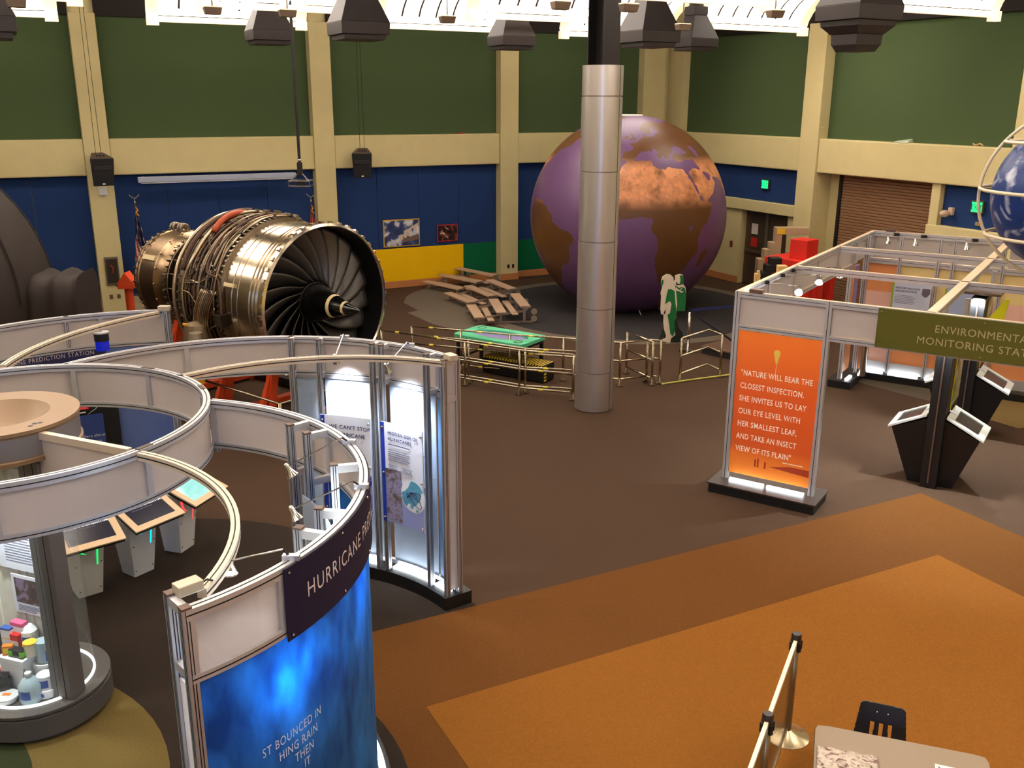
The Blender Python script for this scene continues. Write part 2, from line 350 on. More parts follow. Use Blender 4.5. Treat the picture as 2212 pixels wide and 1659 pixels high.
# black air diffusers
def diffuser(p, s, label, ring=False):
    t = thing('air_diffuser', label, 'air vent', group='black air diffusers hanging from the ceiling', mx=Matrix.Translation(p) @ RM @ Matrix.Rotation(R(0), 4, 'Z'))
    def fr(name, b0, b1, z0, z1):
        MB().hexa([(-b0,-b0,z0),(b0,-b0,z0),(b0,b0,z0),(-b0,b0,z0),(-b1,-b1,z1),(b1,-b1,z1),(b1,b1,z1),(-b1,b1,z1)]).build(name, dark_duct, t, bevel=.008)
    h = .5*s
    fr('collar', h, h*1.02, .1*s, .34*s); fr('hood', h*1.02, .24*s, .34*s, 1.0*s); fr('neck', .25*s, .25*s, 1.0*s, 1.25*s); fr('lip', h*.86, h*.88, 0, .1*s)
    MB().cyl((0,0,1.25*s), .22*s, 9-p[2]-1.25*s, 16).build('duct', dark_duct, t, smooth=True)
    if ring: fr('lower_step', h*.62, h*.84, -.12*s, .0); fr('lower_neck', h*.58, h*.6, -.3*s, -.12*s); fr('lower_lip', h*.46, h*.56, -.4*s, -.3*s)
for p, s, l, r_ in [((-8.15,15.55,6.15),.95,'black tapered air diffuser cut by the left edge of the photo',0), ((-5.08,21.05,6.36),.82,'black tapered air diffuser above the left green bay beside the hanging pole',0),
        ((-2.73,17.85,6.28),.86,'large black air diffuser between the first two pilasters right of the pole',0), ((-.04,21.85,6.32),.78,'black air diffuser right in front of the third pilaster top',0),
        ((2.71,20.3,6.3),.9,'black air diffuser right of the column shaft, above the globe',0), ((4.05,22.6,6.35),.74,'smallest black air diffuser, next to the corner of the green walls',0), ((5.3,15.65,6.38),.9,'largest black air diffuser, with a second stepped ring below it',1)]:
    diffuser(p, s, l, r_)

# daylight window in the wall behind the viewpoint
w1 = struct(MB().box(-5.6, -2.4, -7.99, -7.9, 3.2, 5.8).build('window_1', M('window frame paint', (200, 196, 188), .5), mx=RM))
for i in range(3): MB().box(-5.5+i*1.03, -4.56+i*1.03, -7.9, -7.88, 3.3, 5.7).build('window_pane', M('daylit window pane', (150, 190, 240), .3, emit=16, ecol=(120, 176, 255)), w1)
# ================================================================== STEEL COLUMN
col = thing('clad_column', 'silver sheet-metal clad round column standing between railing and booth', 'column', (1.457, 16.29, 0))
cladm = M('brushed steel cladding', (198, 190, 184), .36, .8, var=.05, vscale=6, stretch=(1, 1, .1))
zz = [0, .706, 1.85, 2.998, 4.154, 5.35, 5.84]
for a, b in zip(zz[:-1], zz[1:]):
    MB().lathe([(.30, a+.012), (.335, a+.012), (.335, b-.012), (.30, b-.012)], 48).build('cladding_drum', cladm, col, smooth=True)
MB().lathe([(.322, .01), (.322, 5.83)], 32, cap=True).build('core', M('steel core', (150, 142, 136), .4, .7), col)
MB().box(-.336, -.30, -.006, .006, 0, 5.84, Matrix.Rotation(R(118), 4, 'Z')).build('seam', slot, col) if False else None
sm = MB()
for a, b in zip(zz[:-1], zz[1:]): sm.box(.333, .337, -.005, .005, a+.015, b-.015, Matrix.Rotation(R(-38), 4, 'Z'))
sm.build('seam_line', slot, col)
bm_ = MB(); bm_.box(-.17, .17, -.2, -.18, 5.84, 9); bm_.box(-.17, .17, .18, .2, 5.84, 9); bm_.box(-.012, .012, -.18, .18, 5.84, 9)
sh = bm_.build('steel_beam_shaft', M('black painted steel', (30, 24, 22), .5, .2), col, mx=Matrix.Rotation(R(35), 4, 'Z'))
# ================================================================== EARTH GLOBES
LAND = {
'africa': [(-6,36),(10,37.3),(11,33.5),(20,31),(20,33),(25,31.7),(32,31.3),(34,28),(37,22),(38.5,18),(43,12),(51.3,12),(48,4.5),(41,-2),(39,-7),(40.5,-15),(35,-20),(35.5,-24),(32.5,-26),(32,-29),(27,-33.8),(20,-34.8),(18,-33),(15,-27),(12,-18),(13.5,-12),(12,-5),(9,0),(9.7,4),(5,6),(4,6.3),(-2,5),(-7.5,4.3),(-13,8.5),(-17,14.7),(-16,20),(-17,21),(-13,27.5),(-9.7,30),(-9,33)],
'madagascar': [(49,-12),(50.3,-16),(47,-25),(44,-25),(43.5,-21),(44.5,-16.5)],
'arabia': [(34.9,29.5),(36,27.5),(39,21),(43,13),(45,13),(52,16),(58,20.5),(60,22.5),(56.5,26.2),(51.5,24.2),(50,27),(48,30),(40,32)],
'eurasia': [(-9.3,37),(-9,43),(-2,43.5),(-1.5,46),(-4.5,48.4),(1.5,50),(4,52),(8.5,54),(8,57),(10.5,57.5),(11,54),(18,54.7),(21,57),(28,59.5),(22,60),(21.5,63),(25,65.5),(18,62.5),(17,57.5),(13,55.5),(11,59),(6,58.3),(5,62),(14,68),(25,71),(40,68),(60,69),(80,73),(105,77),(140,73),(178,69),(170,60),(155,58),(140,54),(135,44),(128,38),(122,40),(121,30),(108,21),(106,10),(103,2),(99,10),(94,17),(87,21),(80,13),(77.5,8),(73,18),(67,25),(57,26),(51,28.5),(48,30),(44,37),(36.2,36.7),(30,36.3),(27,37.5),(26.5,40.3),(29,41.2),(35,42),(41,41.5),(37.5,45),(35,46.2),(31,46.4),(28,44),(28,41.5),(23.5,40.5),(24,38),(22.5,36.5),(20,39.8),(15,44),(12.5,45.5),(13,43),(18.3,40),(16.2,38),(15.8,40),(10,44),(6,43),(3,42),(0,39.5),(-2,36.8)],
'britain': [(-5.5,50),(1.4,51.2),(-1.5,55),(-3,58.6),(-5.5,57),(-3,54)], 'ireland': [(-10,52),(-6,52.2),(-6,55),(-9.5,54.3)],
'samerica': [(-80,-4),(-77,8),(-72,12),(-62,10.5),(-52,5),(-50,0),(-44,-2.5),(-38,-4),(-35,-6.5),(-35,-9),(-39,-14),(-39.5,-20),(-42,-23),(-48,-26),(-52,-33),(-57,-37),(-63,-41),(-66,-47),(-68,-54),(-74,-50),(-73,-38),(-70.5,-22),(-76,-14)],
'namerica': [(-80,25),(-81,31),(-76,35),(-70,42),(-60,46),(-56,52),(-65,60),(-78,58),(-82,54),(-94,60),(-85,68),(-125,70),(-165,70),(-165,60),(-130,54),(-124,43),(-117,33),(-107,23),(-95,16),(-83,9),(-88,17),(-97,23),(-96,28),(-83,30)],
'greenland': [(-45,60),(-22,70),(-20,80),(-40,83),(-65,78),(-53,69)], 'iceland': [(-24,65),(-18,63.4),(-14,65),(-18,66.4)],
'iberia_med_isles': [(8.2,41),(9.7,41),(9.5,39),(8.4,39)], 'australia': [(114,-22),(130,-12),(142,-11),(153,-26),(147,-38),(130,-32),(115,-34)] }
SEA = {'caspian': [(47,46),(53,46.5),(54,41),(53,37),(49.5,37),(49.5,41)], 'redsea': [(32.7,29.5),(34.6,28),(37.2,23),(39.3,19.5),(43,13.5),(42.3,13),(38.4,17.5),(36.8,21.5),(34,27)], 'gulf': [(48,30),(50.5,29.5),(56.5,27),(54,24.2),(51,26),(49.5,27.5)], 'victoria': [(32,0),(34,0),(33.5,-2.5),(31.8,-2)], 'blacksea': [(28,43.5),(31,46),(35,45),(41.5,42),(36,41),(30,41.2)], 'aral': [(58.3,46.3),(61,46.3),(60,44),(58.5,44.2)] }
def edge_d(x, y, poly):
    """signed distance in degrees, positive inside"""
    best = 1e9; ins = False; n = len(poly)
    for i in range(n):
        x1, y1 = poly[i]; x2, y2 = poly[(i+1) % n]
        if (y1 > y) != (y2 > y) and x < (x2-x1)*(y-y1)/(y2-y1)+x1: ins = not ins
        dx, dy = x2-x1, y2-y1; t = max(0, min(1, ((x-x1)*dx+(y-y1)*dy)/(dx*dx+dy*dy+1e-9)))
        d = (x-x1-t*dx)**2 + (y-y1-t*dy)**2
        if d < best: best = d
    d = math.sqrt(best); return d if ins else -d
BB = {k: (min(p[0] for p in v)-4, max(p[0] for p in v)+4, min(p[1] for p in v)-4, max(p[1] for p in v)+4) for d in (LAND, SEA) for k, v in d.items()}
def land(lon, lat):
    v = -3.
    for k, p in LAND.items():
        b = BB[k]
        if b[0] <= lon <= b[1] and b[2] <= lat <= b[3]: v = max(v, edge_d(lon, lat, p))
    if v > -3:
        for k, p in SEA.items():
            b = BB[k]
            if b[0] <= lon <= b[1] and b[2] <= lat <= b[3]: v = min(v, -edge_d(lon, lat, p))
    return max(-3., min(3., v))
def earth_mesh(name, r, lon_face, flat, nlon=300, nlat=150, lon_rng=None):
    """lon_face = longitude that faces -Y; mesh carries 'land' and 'lat' attributes"""
    vs = []; fs = []; la = []; lt = []; ln = []
    for j in range(nlat+1):
        lat = -90 + 180*j/nlat
        for i in range(nlon):
            lon = -180 + 360*i/nlon
            a = R(lon-lon_face-90); c = math.cos(R(lat))
            z = r*math.sin(R(lat)); z = max(z, -r*flat)
            vs.append((r*c*math.cos(a), r*c*math.sin(a), z)); la.append(land(lon, lat)); lt.append(lat); ln.append(lon)
    for j in range(nlat):
        for i in range(nlon):
            k = (i+1) % nlon; fs.append((j*nlon+i, j*nlon+k, (j+1)*nlon+k, (j+1)*nlon+i))
    me = bpy.data.meshes.new(name); me.from_pydata(vs, [], fs)
    for nm, dat in (('land', la), ('lat', lt), ('lon', ln)):
        at = me.attributes.new(nm, 'FLOAT', 'POINT'); at.data.foreach_set('value', dat)
    me.polygons.foreach_set('use_smooth', [True]*len(me.polygons)); return me
def earth_material(name, sea, landc, desert, rough, cloud=0., detail=2.2):
    m = bpy.data.materials.new(name); m.use_nodes = True; N, L, b = nodes(m); b.inputs['Roughness'].default_value = rough; b.inputs['Specular IOR Level'].default_value = .35
    def at(n):
        a = N.new('ShaderNodeAttribute'); a.attribute_name = n; return a.outputs['Fac']
    def math_(op, x, y=None):
        q = N.new('ShaderNodeMath'); q.operation = op
        for i, v in enumerate((x, y)):
            if v is None: continue
            if isinstance(v, (int, float)): q.inputs[i].default_value = v
            else: L.new(v, q.inputs[i])
        return q.outputs[0]
    def mix(f, a, c):
        q = N.new('ShaderNodeMix'); q.data_type = 'RGBA'; L.new(f, q.inputs[0])
        for i, v in ((6, a), (7, c)):
            if isinstance(v, tuple): q.inputs[i].default_value = (*v, 1)
            else: L.new(v, q.inputs[i])
        return q.outputs[2]
    def ramp(f, a, c):
        q = N.new('ShaderNodeMapRange'); L.new(f, q.inputs[0]); q.inputs[1].default_value = a; q.inputs[2].default_value = c; return q.outputs[0]
    tc = N.new('ShaderNodeTexCoord')
    def noise(s, d=6, dist=0.):
        q = N.new('ShaderNodeTexNoise'); q.inputs['Scale'].default_value = s; q.inputs['Detail'].default_value = d; q.inputs['Distortion'].default_value = dist; L.new(tc.outputs['Object'], q.inputs[0]); return q.outputs['Fac']
    nz = math_('MULTIPLY', math_('SUBTRACT', noise(detail*2.2), .5), 3.2)
    lf = ramp(math_('ADD', at('land'), nz), -.12, .12)
    lat = at('lat')
    d1 = ramp(math_('ABSOLUTE', math_('SUBTRACT', lat, 24)), 15, 8)
    dn = math_('MULTIPLY', d1, ramp(noise(detail*1.2), .25, .5))
    lc = mix(dn, mix(noise(detail*1.5), landc, tuple(x*.7 for x in landc)), mix(ramp(noise(detail*3, 6, 1.), .35, .65), desert, tuple(x*.72 for x in desert)))
    sc = mix(noise(detail*.8), tuple(x*.85 for x in sea), tuple(min(1, x*1.15) for x in sea))
    c = mix(lf, sc, lc)
    if cloud:
        cf = ramp(noise(detail*1.6, 9, 1.4), .56, .78); c = mix(cf, c, (.75, .78, .85))
    L.new(c, b.inputs['Base Color']); MATS[name] = m; return m
gl = thing('inflatable_globe', 'giant inflatable earth globe showing Africa, resting on the slate carpet', 'globe', (2.98, 25.0, 0))
gm = earth_material('printed balloon fabric', lin((108, 74, 112)), lin((108, 70, 38)), lin((228, 152, 104)), .38)
gme = earth_mesh('balloon', 2.52, 2.5, .955); gme.materials.append(gm)
go = bpy.data.objects.new('balloon', gme); COL.objects.link(go); go.parent = gl; go.location = (0, 0, 2.52*.955+.005)
MB().lathe([(.3, 0), (.3, .025), (.28, .05), (.02, .05)], 24, Matrix.Translation((0, 0, 2.52*1.955-.035))).build('top_vent', white, gl, smooth=True)
for a in (200, 240, 285, 320):
    MB().tube([(1.05*math.cos(R(a)), 1.05*math.sin(R(a)), .12), (1.2*math.cos(R(a)), 1.2*math.sin(R(a)), .03)], .012, 6).build('tether', white, gl)
# hanging globe in ring cage (right edge)
hg = thing('hanging_globe', 'blue cloud-covered earth sphere inside a pale tube cage hanging at right edge', 'globe', (7.15, 12.35, 4.14))
hme = earth_mesh('sphere', .95, -100, 2, 160, 80); hme.materials.append(earth_material('blue marble print', lin((22, 50, 110)), lin((150, 110, 84)), lin((190, 150, 120)), .35, cloud=1., detail=1.6))
ho = bpy.data.objects.new('sphere', hme); COL.objects.link(ho); ho.parent = hg
tubem = M('pale painted tube', (206, 190, 160), .45)
rr = 1.09
for k, (z, nm) in enumerate(((.66, 'latitude_ring'), (.06, 'latitude_ring'), (-.52, 'latitude_ring'))):
    r2 = math.sqrt(rr*rr-z*z); MB().tube([(r2*math.cos(R(a)), r2*math.sin(R(a)), z) for a in range(0, 360, 6)], .022, 8, True).build(nm, tubem, hg, smooth=True)
for az in (150, 60, 105):
    MB().tube([(rr*math.cos(R(a))*math.cos(R(az)), rr*math.cos(R(a))*math.sin(R(az)), rr*math.sin(R(a))) for a in range(0, 360, 6)], .022, 8, True).build('meridian_ring', tubem, hg, smooth=True)
MB().tube([(0, 0, rr), (0, 0, 4.8)], .012, 6).build('hanging_cable', M('cable', (40, 36, 34), .5), hg)
# ================================================================== INFLATABLE DOME
fab = M('black nylon fabric', (50, 39, 32), .75, var=.2, vscale=2, bump=.4, bscale=6)
dm = thing('inflatable_dome', 'big dark grey inflatable dome tent with a box tunnel, at left wall', 'dome tent', (-11.6, 17.0, 0))
mb = MB(); prof = []
for i in range(15):
    a = R(90*i/14); prof.append((max(.02, 3.0*math.cos(a)), 2.95*math.sin(a)+1.8))
prof = [(2.9, 0), (2.96, .9)] + prof
mb.lathe(prof, 56); mb.v = [(x*(1+.006*math.sin(9*math.atan2(y, x))), y*(1+.006*math.sin(9*math.atan2(y, x))), z) for x, y, z in mb.v]
mb.build('dome_shell', fab, dm, smooth='all')
for a in (-75, -40, -10, 20):
    mb = MB(); mb.tube([(3.01*math.cos(R(t))*math.cos(R(a)), 3.01*math.cos(R(t))*math.sin(R(a)), 2.96*math.sin(R(t))+1.8) for t in range(0, 91, 6)], .018, 6); mb.build('fabric_seam', fab, dm)
def tunnel(u, v):
    a = -1.2 + 4.0*0; x = 2.5 + 1.22*u; ang = v*2*math.pi
    w, h = .75, 1.28; p = 5.0
    c, s_ = math.cos(ang), math.sin(ang)
    k = (abs(c)**p + abs(s_)**p)**(-1/p); bul = 1 + .035*math.sin(3*2*math.pi*u+.6)
    return (x, w*c*k*bul, max(0, 1.1 + 1.1*s_*k*bul))
mb = MB(); mb.grid(tunnel, 36, 40)
n0 = [tunnel(1, j/40) for j in range(40)]; mb.add(n0, [tuple(range(40))])
mb.build('entry_tunnel', fab, dm, mx=Matrix.Rotation(R(8), 4, 'Z'), smooth='all')
MB().tube([(2.62, -.78, .02), (2.62, -.8, 2.0), (2.7, -.5, 2.2)], .02, 6).build('tunnel_seam', M('grey strap', (130, 116, 98), .6), dm, mx=Matrix.Rotation(R(8), 4, 'Z'))
# ================================================================== WALL THINGS (hall axes)
def rthing(name, label, cat, u, w, z, group=None, rz=0): return thing(name, label, cat, group=group, mx=RM @ Matrix.Translation((u, w, z)) @ Matrix.Rotation(R(rz), 4, 'Z'))
def loudspeaker(u, w, z, label, rz):
    t = rthing('loudspeaker', label, 'loudspeaker', u, w, z, 'loudspeakers hanging by the left wall', rz)
    m = MB().hexa([(-.17,.0,-.38),(.17,.0,-.38),(.1,.32,-.3),(-.1,.32,-.3),(-.27,.0,.3),(.27,.0,.3),(.13,.42,.36),(-.13,.42,.36)])
    m = MB().hexa([(-.24,-.02,-.36),(.24,-.02,-.36),(.12,.3,-.3),(-.12,.3,-.3),(-.27,-.1,.3),(.27,-.1,.3),(.14,.3,.42),(-.14,.3,.42)])
    m.build('cabinet', M('grey brown plastic', (96, 78, 66), .55), t, bevel=.02)
    MB().hexa([(-.235,-.035,-.35),(.235,-.035,-.35),(.235,-.02,-.35),(-.235,-.02,-.35),(-.265,-.12,.29),(.265,-.12,.29),(.265,-.1,.29),(-.265,-.1,.29)]).build('grille', M('black speaker grille', (16, 15, 16), .6, bump=.3, bscale=300), t, bevel=.01)
    MB().hexa([(-.2,-.1,.02),(.2,-.1,.02),(.2,-.05,.02),(-.2,-.05,.02),(-.2,-.12,.12),(.2,-.12,.12),(.2,-.1,.12),(-.2,-.1,.12)]).build('horn_lip', M('dark grey grille', (44, 38, 38), .6), t, bevel=.02)
    MB().box(-.03, .03, -.05, -.035, -.32, -.29).build('badge', white, t)
    for x in (-.08, 0, .08): MB().box(x-.012, x+.012, .0, .16, .335, .37).build('top_slot', slot, t)
    for x in (-.06, .06): MB().tube([(x, .2, .38), (x*.6, .2, 9-z)], .006, 5).build('wire', slot, t)
loudspeaker(1.93, 25.2, 3.62, 'dark loudspeaker hanging square in front of the leftmost pilaster', 8)
loudspeaker(8.42, 25.2, 3.6, 'dark loudspeaker hanging at an angle right of the second pilaster', -22)
t = tag(MB().box(-.1, .1, -.06, 0, -.1, .12).build('wall_sensor', white, mx=RM @ Matrix.Translation((1.93, 25.72, 3.09)), bevel=.03), 'small white rounded sensor box under the leftmost loudspeaker', 'sensor')
t = rthing('access_panel', 'tall brownish grey metal cabinet recessed on the leftmost pilaster', 'cabinet', 1.93, 25.72, .78)
MB().box(-.16, .16, -.05, 0, 0, .7).build('cover', M('grey brown enamel', (108, 98, 82), .45, .2), t, bevel=.01); MB().box(-.13, .13, -.06, -.045, .05, .65).build('glazing', M('dark glazing', (60, 54, 46), .2), t, bevel=.01)
MB().tube([(-.03, -.07, .5), (.03, -.07, .42), (.0, -.07, .3)], .02, 6).build('hose_nozzle', M('red', (150, 50, 40), .4), t)
for x in (1.84, 2.02): tag(MB().box(-.04, .04, -.02, 0, -.05, .05).build('wall_socket', M('brown socket', (116, 84, 62), .5), mx=RM @ Matrix.Translation((x, 25.72, .48)), bevel=.005), 'small brown wall socket low on leftmost pilaster, ' + ('left one' if x < 1.9 else 'right one'), 'socket')
for x, n in ((13.1, 'left one'), (13.26, 'right one')): tag(MB().box(-.035, .035, -.015, 0, -.055, .055).build('wall_socket', black, mx=RM @ Matrix.Translation((x, 25.72, .42)), bevel=.005), 'small black wall socket low on the pilaster behind the bleachers, ' + n, 'socket')
t = rthing('projection_screen', 'long white housing of a rolled-up projection screen under the left beam', 'screen', 4.72, 25.6, 3.3)
MB().box(-1.97, 1.97, -.08, .08, -.02, .12).build('housing', M('pale grey enamel', (170, 176, 196), .4), t, bevel=.02); MB().box(-1.9, 1.9, -.06, .02, -.04, -.02).build('screen_bar', white, t)
for x in (-1.8, 1.8): MB().box(x-.03, x+.03, .08, .4, 0, .1).build('bracket', alu, t)
def art(name, cols, scale, seed):
    m = bpy.data.materials.new(name); m.use_nodes = True; N, L, b = nodes(m); b.inputs['Roughness'].default_value = .4
    tc = N.new('ShaderNodeTexCoord'); mp = N.new('ShaderNodeMapping'); mp.inputs['Location'].default_value = (seed, seed*1.7, 0); L.new(tc.outputs['Object'], mp.inputs[0])
    n = N.new('ShaderNodeTexNoise'); n.inputs['Scale'].default_value = scale; n.inputs['Detail'].default_value = 8; n.inputs['Distortion'].default_value = .6; L.new(mp.outputs[0], n.inputs[0])
    r = N.new('ShaderNodeValToRGB'); cr = r.color_ramp; L.new(n.outputs['Fac'], r.inputs[0])
    cr.elements[0].position = cols[0][0]; cr.elements[0].color = (*lin(cols[0][1]), 1); cr.elements[1].position = cols[-1][0]; cr.elements[1].color = (*lin(cols[-1][1]), 1)
    for p, c in cols[1:-1]: e = cr.elements.new(p); e.color = (*lin(c), 1)
    L.new(r.outputs[0], b.inputs['Base Color']); MATS[name] = m; return m
sea_pic = art('earth photo print', [(.4, (38, 52, 96)), (.5, (70, 84, 128)), (.56, (190, 190, 200)), (.66, (226, 222, 220))], 3.2, 2)
dark_pic = art('dark crew photo print', [(.35, (24, 16, 18)), (.52, (52, 34, 32)), (.6, (150, 84, 62)), (.68, (206, 190, 170))], 7, 5)
t = rthing('framed_photo', 'yellow framed picture of clouds and a spacecraft, larger of the two wall photos', 'picture', 9.78, 26.01, 1.2)
MB().box(-.56, .56, -.03, 0, 0, .78).build('frame', M('yellow frame', (206, 160, 40), .5), t, bevel=.006); MB().box(-.53, .53, -.036, -.028, .03, .75).build('print', sea_pic, t)
craft = MB(); craft.hexa([(0,-.045,.12),(.5,-.045,.18),(.5,-.037,.18),(0,-.037,.12),(.0,-.045,.2),(.5,-.045,.34),(.5,-.037,.34),(0,-.037,.2)]); craft.build('spacecraft_print', M('brown print', (120, 96, 84), .5), t)
craft = MB(); craft.hexa([(.06,-.05,.38),(.5,-.05,.58),(.5,-.042,.58),(.06,-.042,.38),(.06,-.05,.43),(.5,-.05,.66),(.5,-.042,.66),(.06,-.042,.43)]); craft.build('spacecraft_print', M('pale print', (214, 190, 166), .5), t)
for x, z in ((-.02, .26), (.1, .31), (.2, .36)): MB().box(x-.045, x+.045, -.05, -.042, z-.06, z+.07).build('spacecraft_print', MATS['pale print'], t, bevel=.01)
t = rthing('framed_photo', 'red framed dark picture, smaller of the two wall photos', 'picture', 11.22, 26.01, 1.26)
MB().box(-.33, .33, -.03, 0, 0, .5).build('frame', M('red frame', (176, 34, 44), .5), t, bevel=.006); MB().box(-.3, .3, -.036, -.028, .03, .47).build('print', dark_pic, t)
tag(MB().box(-.35, .35, -.05, 0, 0, .6).build('wall_frame', M('grey frame', (120, 118, 120), .4, .3), mx=RM @ Matrix.Translation((-.08, 26.01, 1.62)), bevel=.02), 'grey framed window half hidden behind the dark dome', 'frame')
tag(MB().box(-.1, .1, -.12, 0, 0, .03).build('loose_clutter', M('red paper', (200, 50, 30), .5), mx=RM @ Matrix.Translation((11.64, 25.95, 4.34)), bevel=.01), 'small red and white scrap lying on the beam ledge above the blue wall', 'scrap')
# flags
def flag(u, w, rz, label, us, h):
    t = rthing('flag_stand', label, 'flag', u, w, 0, 'flags standing along the left wall', rz)
    MB().lathe([(.2, 0), (.2, .03), (.05, .07), (.02, .12)], 20, cap=True).build('base', M('brass base', (150, 120, 60), .35, .8), t, smooth=True)
    MB().tube([(0, 0, .05), (0, 0, h-.2)], .016, 8).build('pole', M('flag pole wood', (96, 66, 40), .5), t, smooth=True)
    fin = MB(); fin.lathe([(.012, h-.2), (.03, h-.17), (.012, h-.13), (.012, h-.06)], 10); fin.tube([(-.12, 0, h+.02), (-.05, 0, h-.05), (0, 0, h-.07), (.05, 0, h-.05), (.12, 0, h+.02)], .014, 6)
    fin.build('finial', M('pewter finial', (150, 150, 140), .35, .8), t, smooth=True)
    MB().tube([(0, 0, h-.28), (.05, .02, h-.36), (.0, -.02, h-.42), (.06, 0, h-.5)], .022, 6).build('gold_cord', M('gold cord', (226, 150, 40), .5), t)
    m = bpy.data.materials.new('draped flag cloth'); m.use_nodes = True; N, L, b = nodes(m); b.inputs['Roughness'].default_value = .8
    vs = []; fs = []; cols = []; nu, nv = 26, 60
    navy, rd, wt = lin((30, 38, 82)), lin((172, 40, 44)), lin((226, 206, 190))
    for j in range(nv+1):
        q = j/nv
        for i in range(nu+1):
            p = i/nu; wid = .06 + .5*min(1, q*1.15)**1.1
            x = (p-.35)*wid + .05*q; y = .07*math.sin(p*13+q*1.2)*min(1, q*3+.2); z = h-.4-q*1.75 - .12*math.sin(p*2.2)
            vs.append((x, y, z))
            if us:
                st = (p*.9 - q*.9)*9 + 20
                star = (math.sin(p*20+q*16) > .55 and math.sin(p*20-q*16*1.6+1) > .5)
                canton = q < .54 - .25*abs(p-.8)*0 - .22*(1-p)*0 and (q < .36 or q < .36+.5*(p-.1)) and q < .55
                cols.append((wt if star and q > .03 else navy) if canton else (rd if int(st) % 2 else wt))
            else: cols.append(lin((224, 120, 40)) if p < .18 else (lin((196, 36, 44)) if math.sin(p*9+q*5) > -.5 else wt))
    for j in range(nv):
        for i in range(nu): fs.append((j*(nu+1)+i, j*(nu+1)+i+1, (j+1)*(nu+1)+i+1, (j+1)*(nu+1)+i))
    me = bpy.data.meshes.new('cloth'); me.from_pydata(vs, [], fs)
    ca = me.color_attributes.new('print', 'FLOAT_COLOR', 'POINT')
    for i, c in enumerate(cols): ca.data[i].color = (*c, 1)
    a = N.new('ShaderNodeVertexColor'); a.layer_name = 'print'; L.new(a.outputs[0], b.inputs['Base Color'])
    me.materials.append(m); me.polygons.foreach_set('use_smooth', [True]*len(me.polygons))
    o = bpy.data.objects.new('cloth', me); COL.objects.link(o); o.parent = t
flag(2.6, 25.35, 0, 'furled American flag on a stand right of the leftmost pilaster', True, 3.0)
flag(7.0, 25.35, 0, 'furled red flag standing left of the second pilaster behind the engine', False, 2.85)
# hanging pole with camera rig
t = thing('hanging_pole', 'long black ceiling pole carrying a small rigged light frame above the engine', 'pole', (-4.25, 19.45, 3.62))
MB().tube([(0,0,.42), (.0,0,5.38)], .03, 8).build('pole', M('black pole', (34, 28, 26), .5, .3), t)
MB().box(-.05, .05, -.04, .04, .2, .46).build('clamp', MATS['black pole'], t, bevel=.01); MB().sphere((0,0,.5), .035).build('shackle', chrome, t, smooth=True)
fr = MB()
for s_ in (-1, 1):
    fr.tube([(.03*s_,0,.25), (.2*s_,-.1,.08)], .012, 6); fr.tube([(.21*s_,-.16,.0), (.21*s_,.16,.0), (.21*s_,.16,.1), (.21*s_,-.16,.1)], .012, 6, True)
fr.tube([(-.21,-.16,.1), (.21,-.16,.1)], .012, 6); fr.tube([(-.21,.16,.1), (.21,.16,.1)], .012, 6); fr.tube([(-.21,-.16,0), (.21,-.16,0)], .012, 6)
fr.build('frame', M('grey rig tube', (120, 112, 104), .4, .7), t, smooth=True)
MB().box(-.08, .1, -.08, .08, -.02, .12).build('lamp_body', black, t, bevel=.02)
# exit signs, sensors on right wall
def exit_sign(w, z, label):
    t = rthing('exit_sign', label, 'sign', 19.1, w, z, 'green exit signs on the right wall', -90)
    MB().box(-.16, .16, -.06, 0, -.14, .14).build('housing', M('exit sign housing', (70, 66, 50), .5), t, bevel=.01)
    MB().box(-.13, .13, -.066, -.058, -.11, .11).build('lit_face', M('lit green face', (20, 230, 120), .5, emit=1.4, ecol=(30, 240, 130)), t)
    tx = text_mb('EXIT', .16, 'CENTER'); warp(tx, lambda x, y, z_: (x*.8, -.069, y-.055)); tx.build('lettering', M('dark green letters', (6, 60, 34), .6), t)
exit_sign(21.3, 3.0, 'green lit EXIT sign on blue panel above the double doors'); exit_sign(14.38, 3.03, 'green lit EXIT sign on blue panel near the caged globe')
t = rthing('wall_speaker', 'pale rounded security camera on the blue panel right of the shutter', 'camera', 19.12, 15.06, 2.86, rz=-90)
MB().box(-.05, .07, -.1, 0, -.08, .1).build('bracket', M('pale plastic', (206, 176, 152), .5), t, bevel=.02); MB().sphere((-.04,-.2,-.04), .1, sc=(1,1.3,.8)).build('camera_body', MATS['pale plastic'], t, smooth=True)
tag(MB().box(-.06, 0, -.06, .06, -.07, .07).build('wall_switch', MATS['pale plastic'], mx=RM @ Matrix.Translation((18.85, 19.62, 1.95)), bevel=.02), 'pale wall sensor on the pilaster right of the double doors', 'sensor')
tag(MB().box(-.03, 0, -.05, .05, -.09, .09).build('fire_alarm_pull', M('dull red', (130, 50, 34), .5), mx=RM @ Matrix.Translation((19.08, 22.6, 1.14)), bevel=.01), 'small dull red alarm box left of the double doors', 'alarm box')
tag(MB().box(-.03, 0, -.06, .06, -.04, .04).build('junction_box', M('brass plate', (150, 130, 90), .5), mx=RM @ Matrix.Translation((19.12, 14.35, 2.66)), bevel=.005), 'tiny brass plate below the right EXIT sign', 'plate')
tag(MB().hexa([(-.1,-.25,0),(.1,-.25,0),(.1,.25,0),(-.1,.25,0),(-.06,-.2,.06),(.08,-.22,.1),(.08,.2,.04),(-.06,.2,.02)]).build('paper_scrap', M('pale green paper', (190, 200, 170), .6), mx=RM @ Matrix.Translation((19.0, 16.6, 4.34))), 'crumpled pale paper lying on the right beam ledge, left of two', 'scrap')
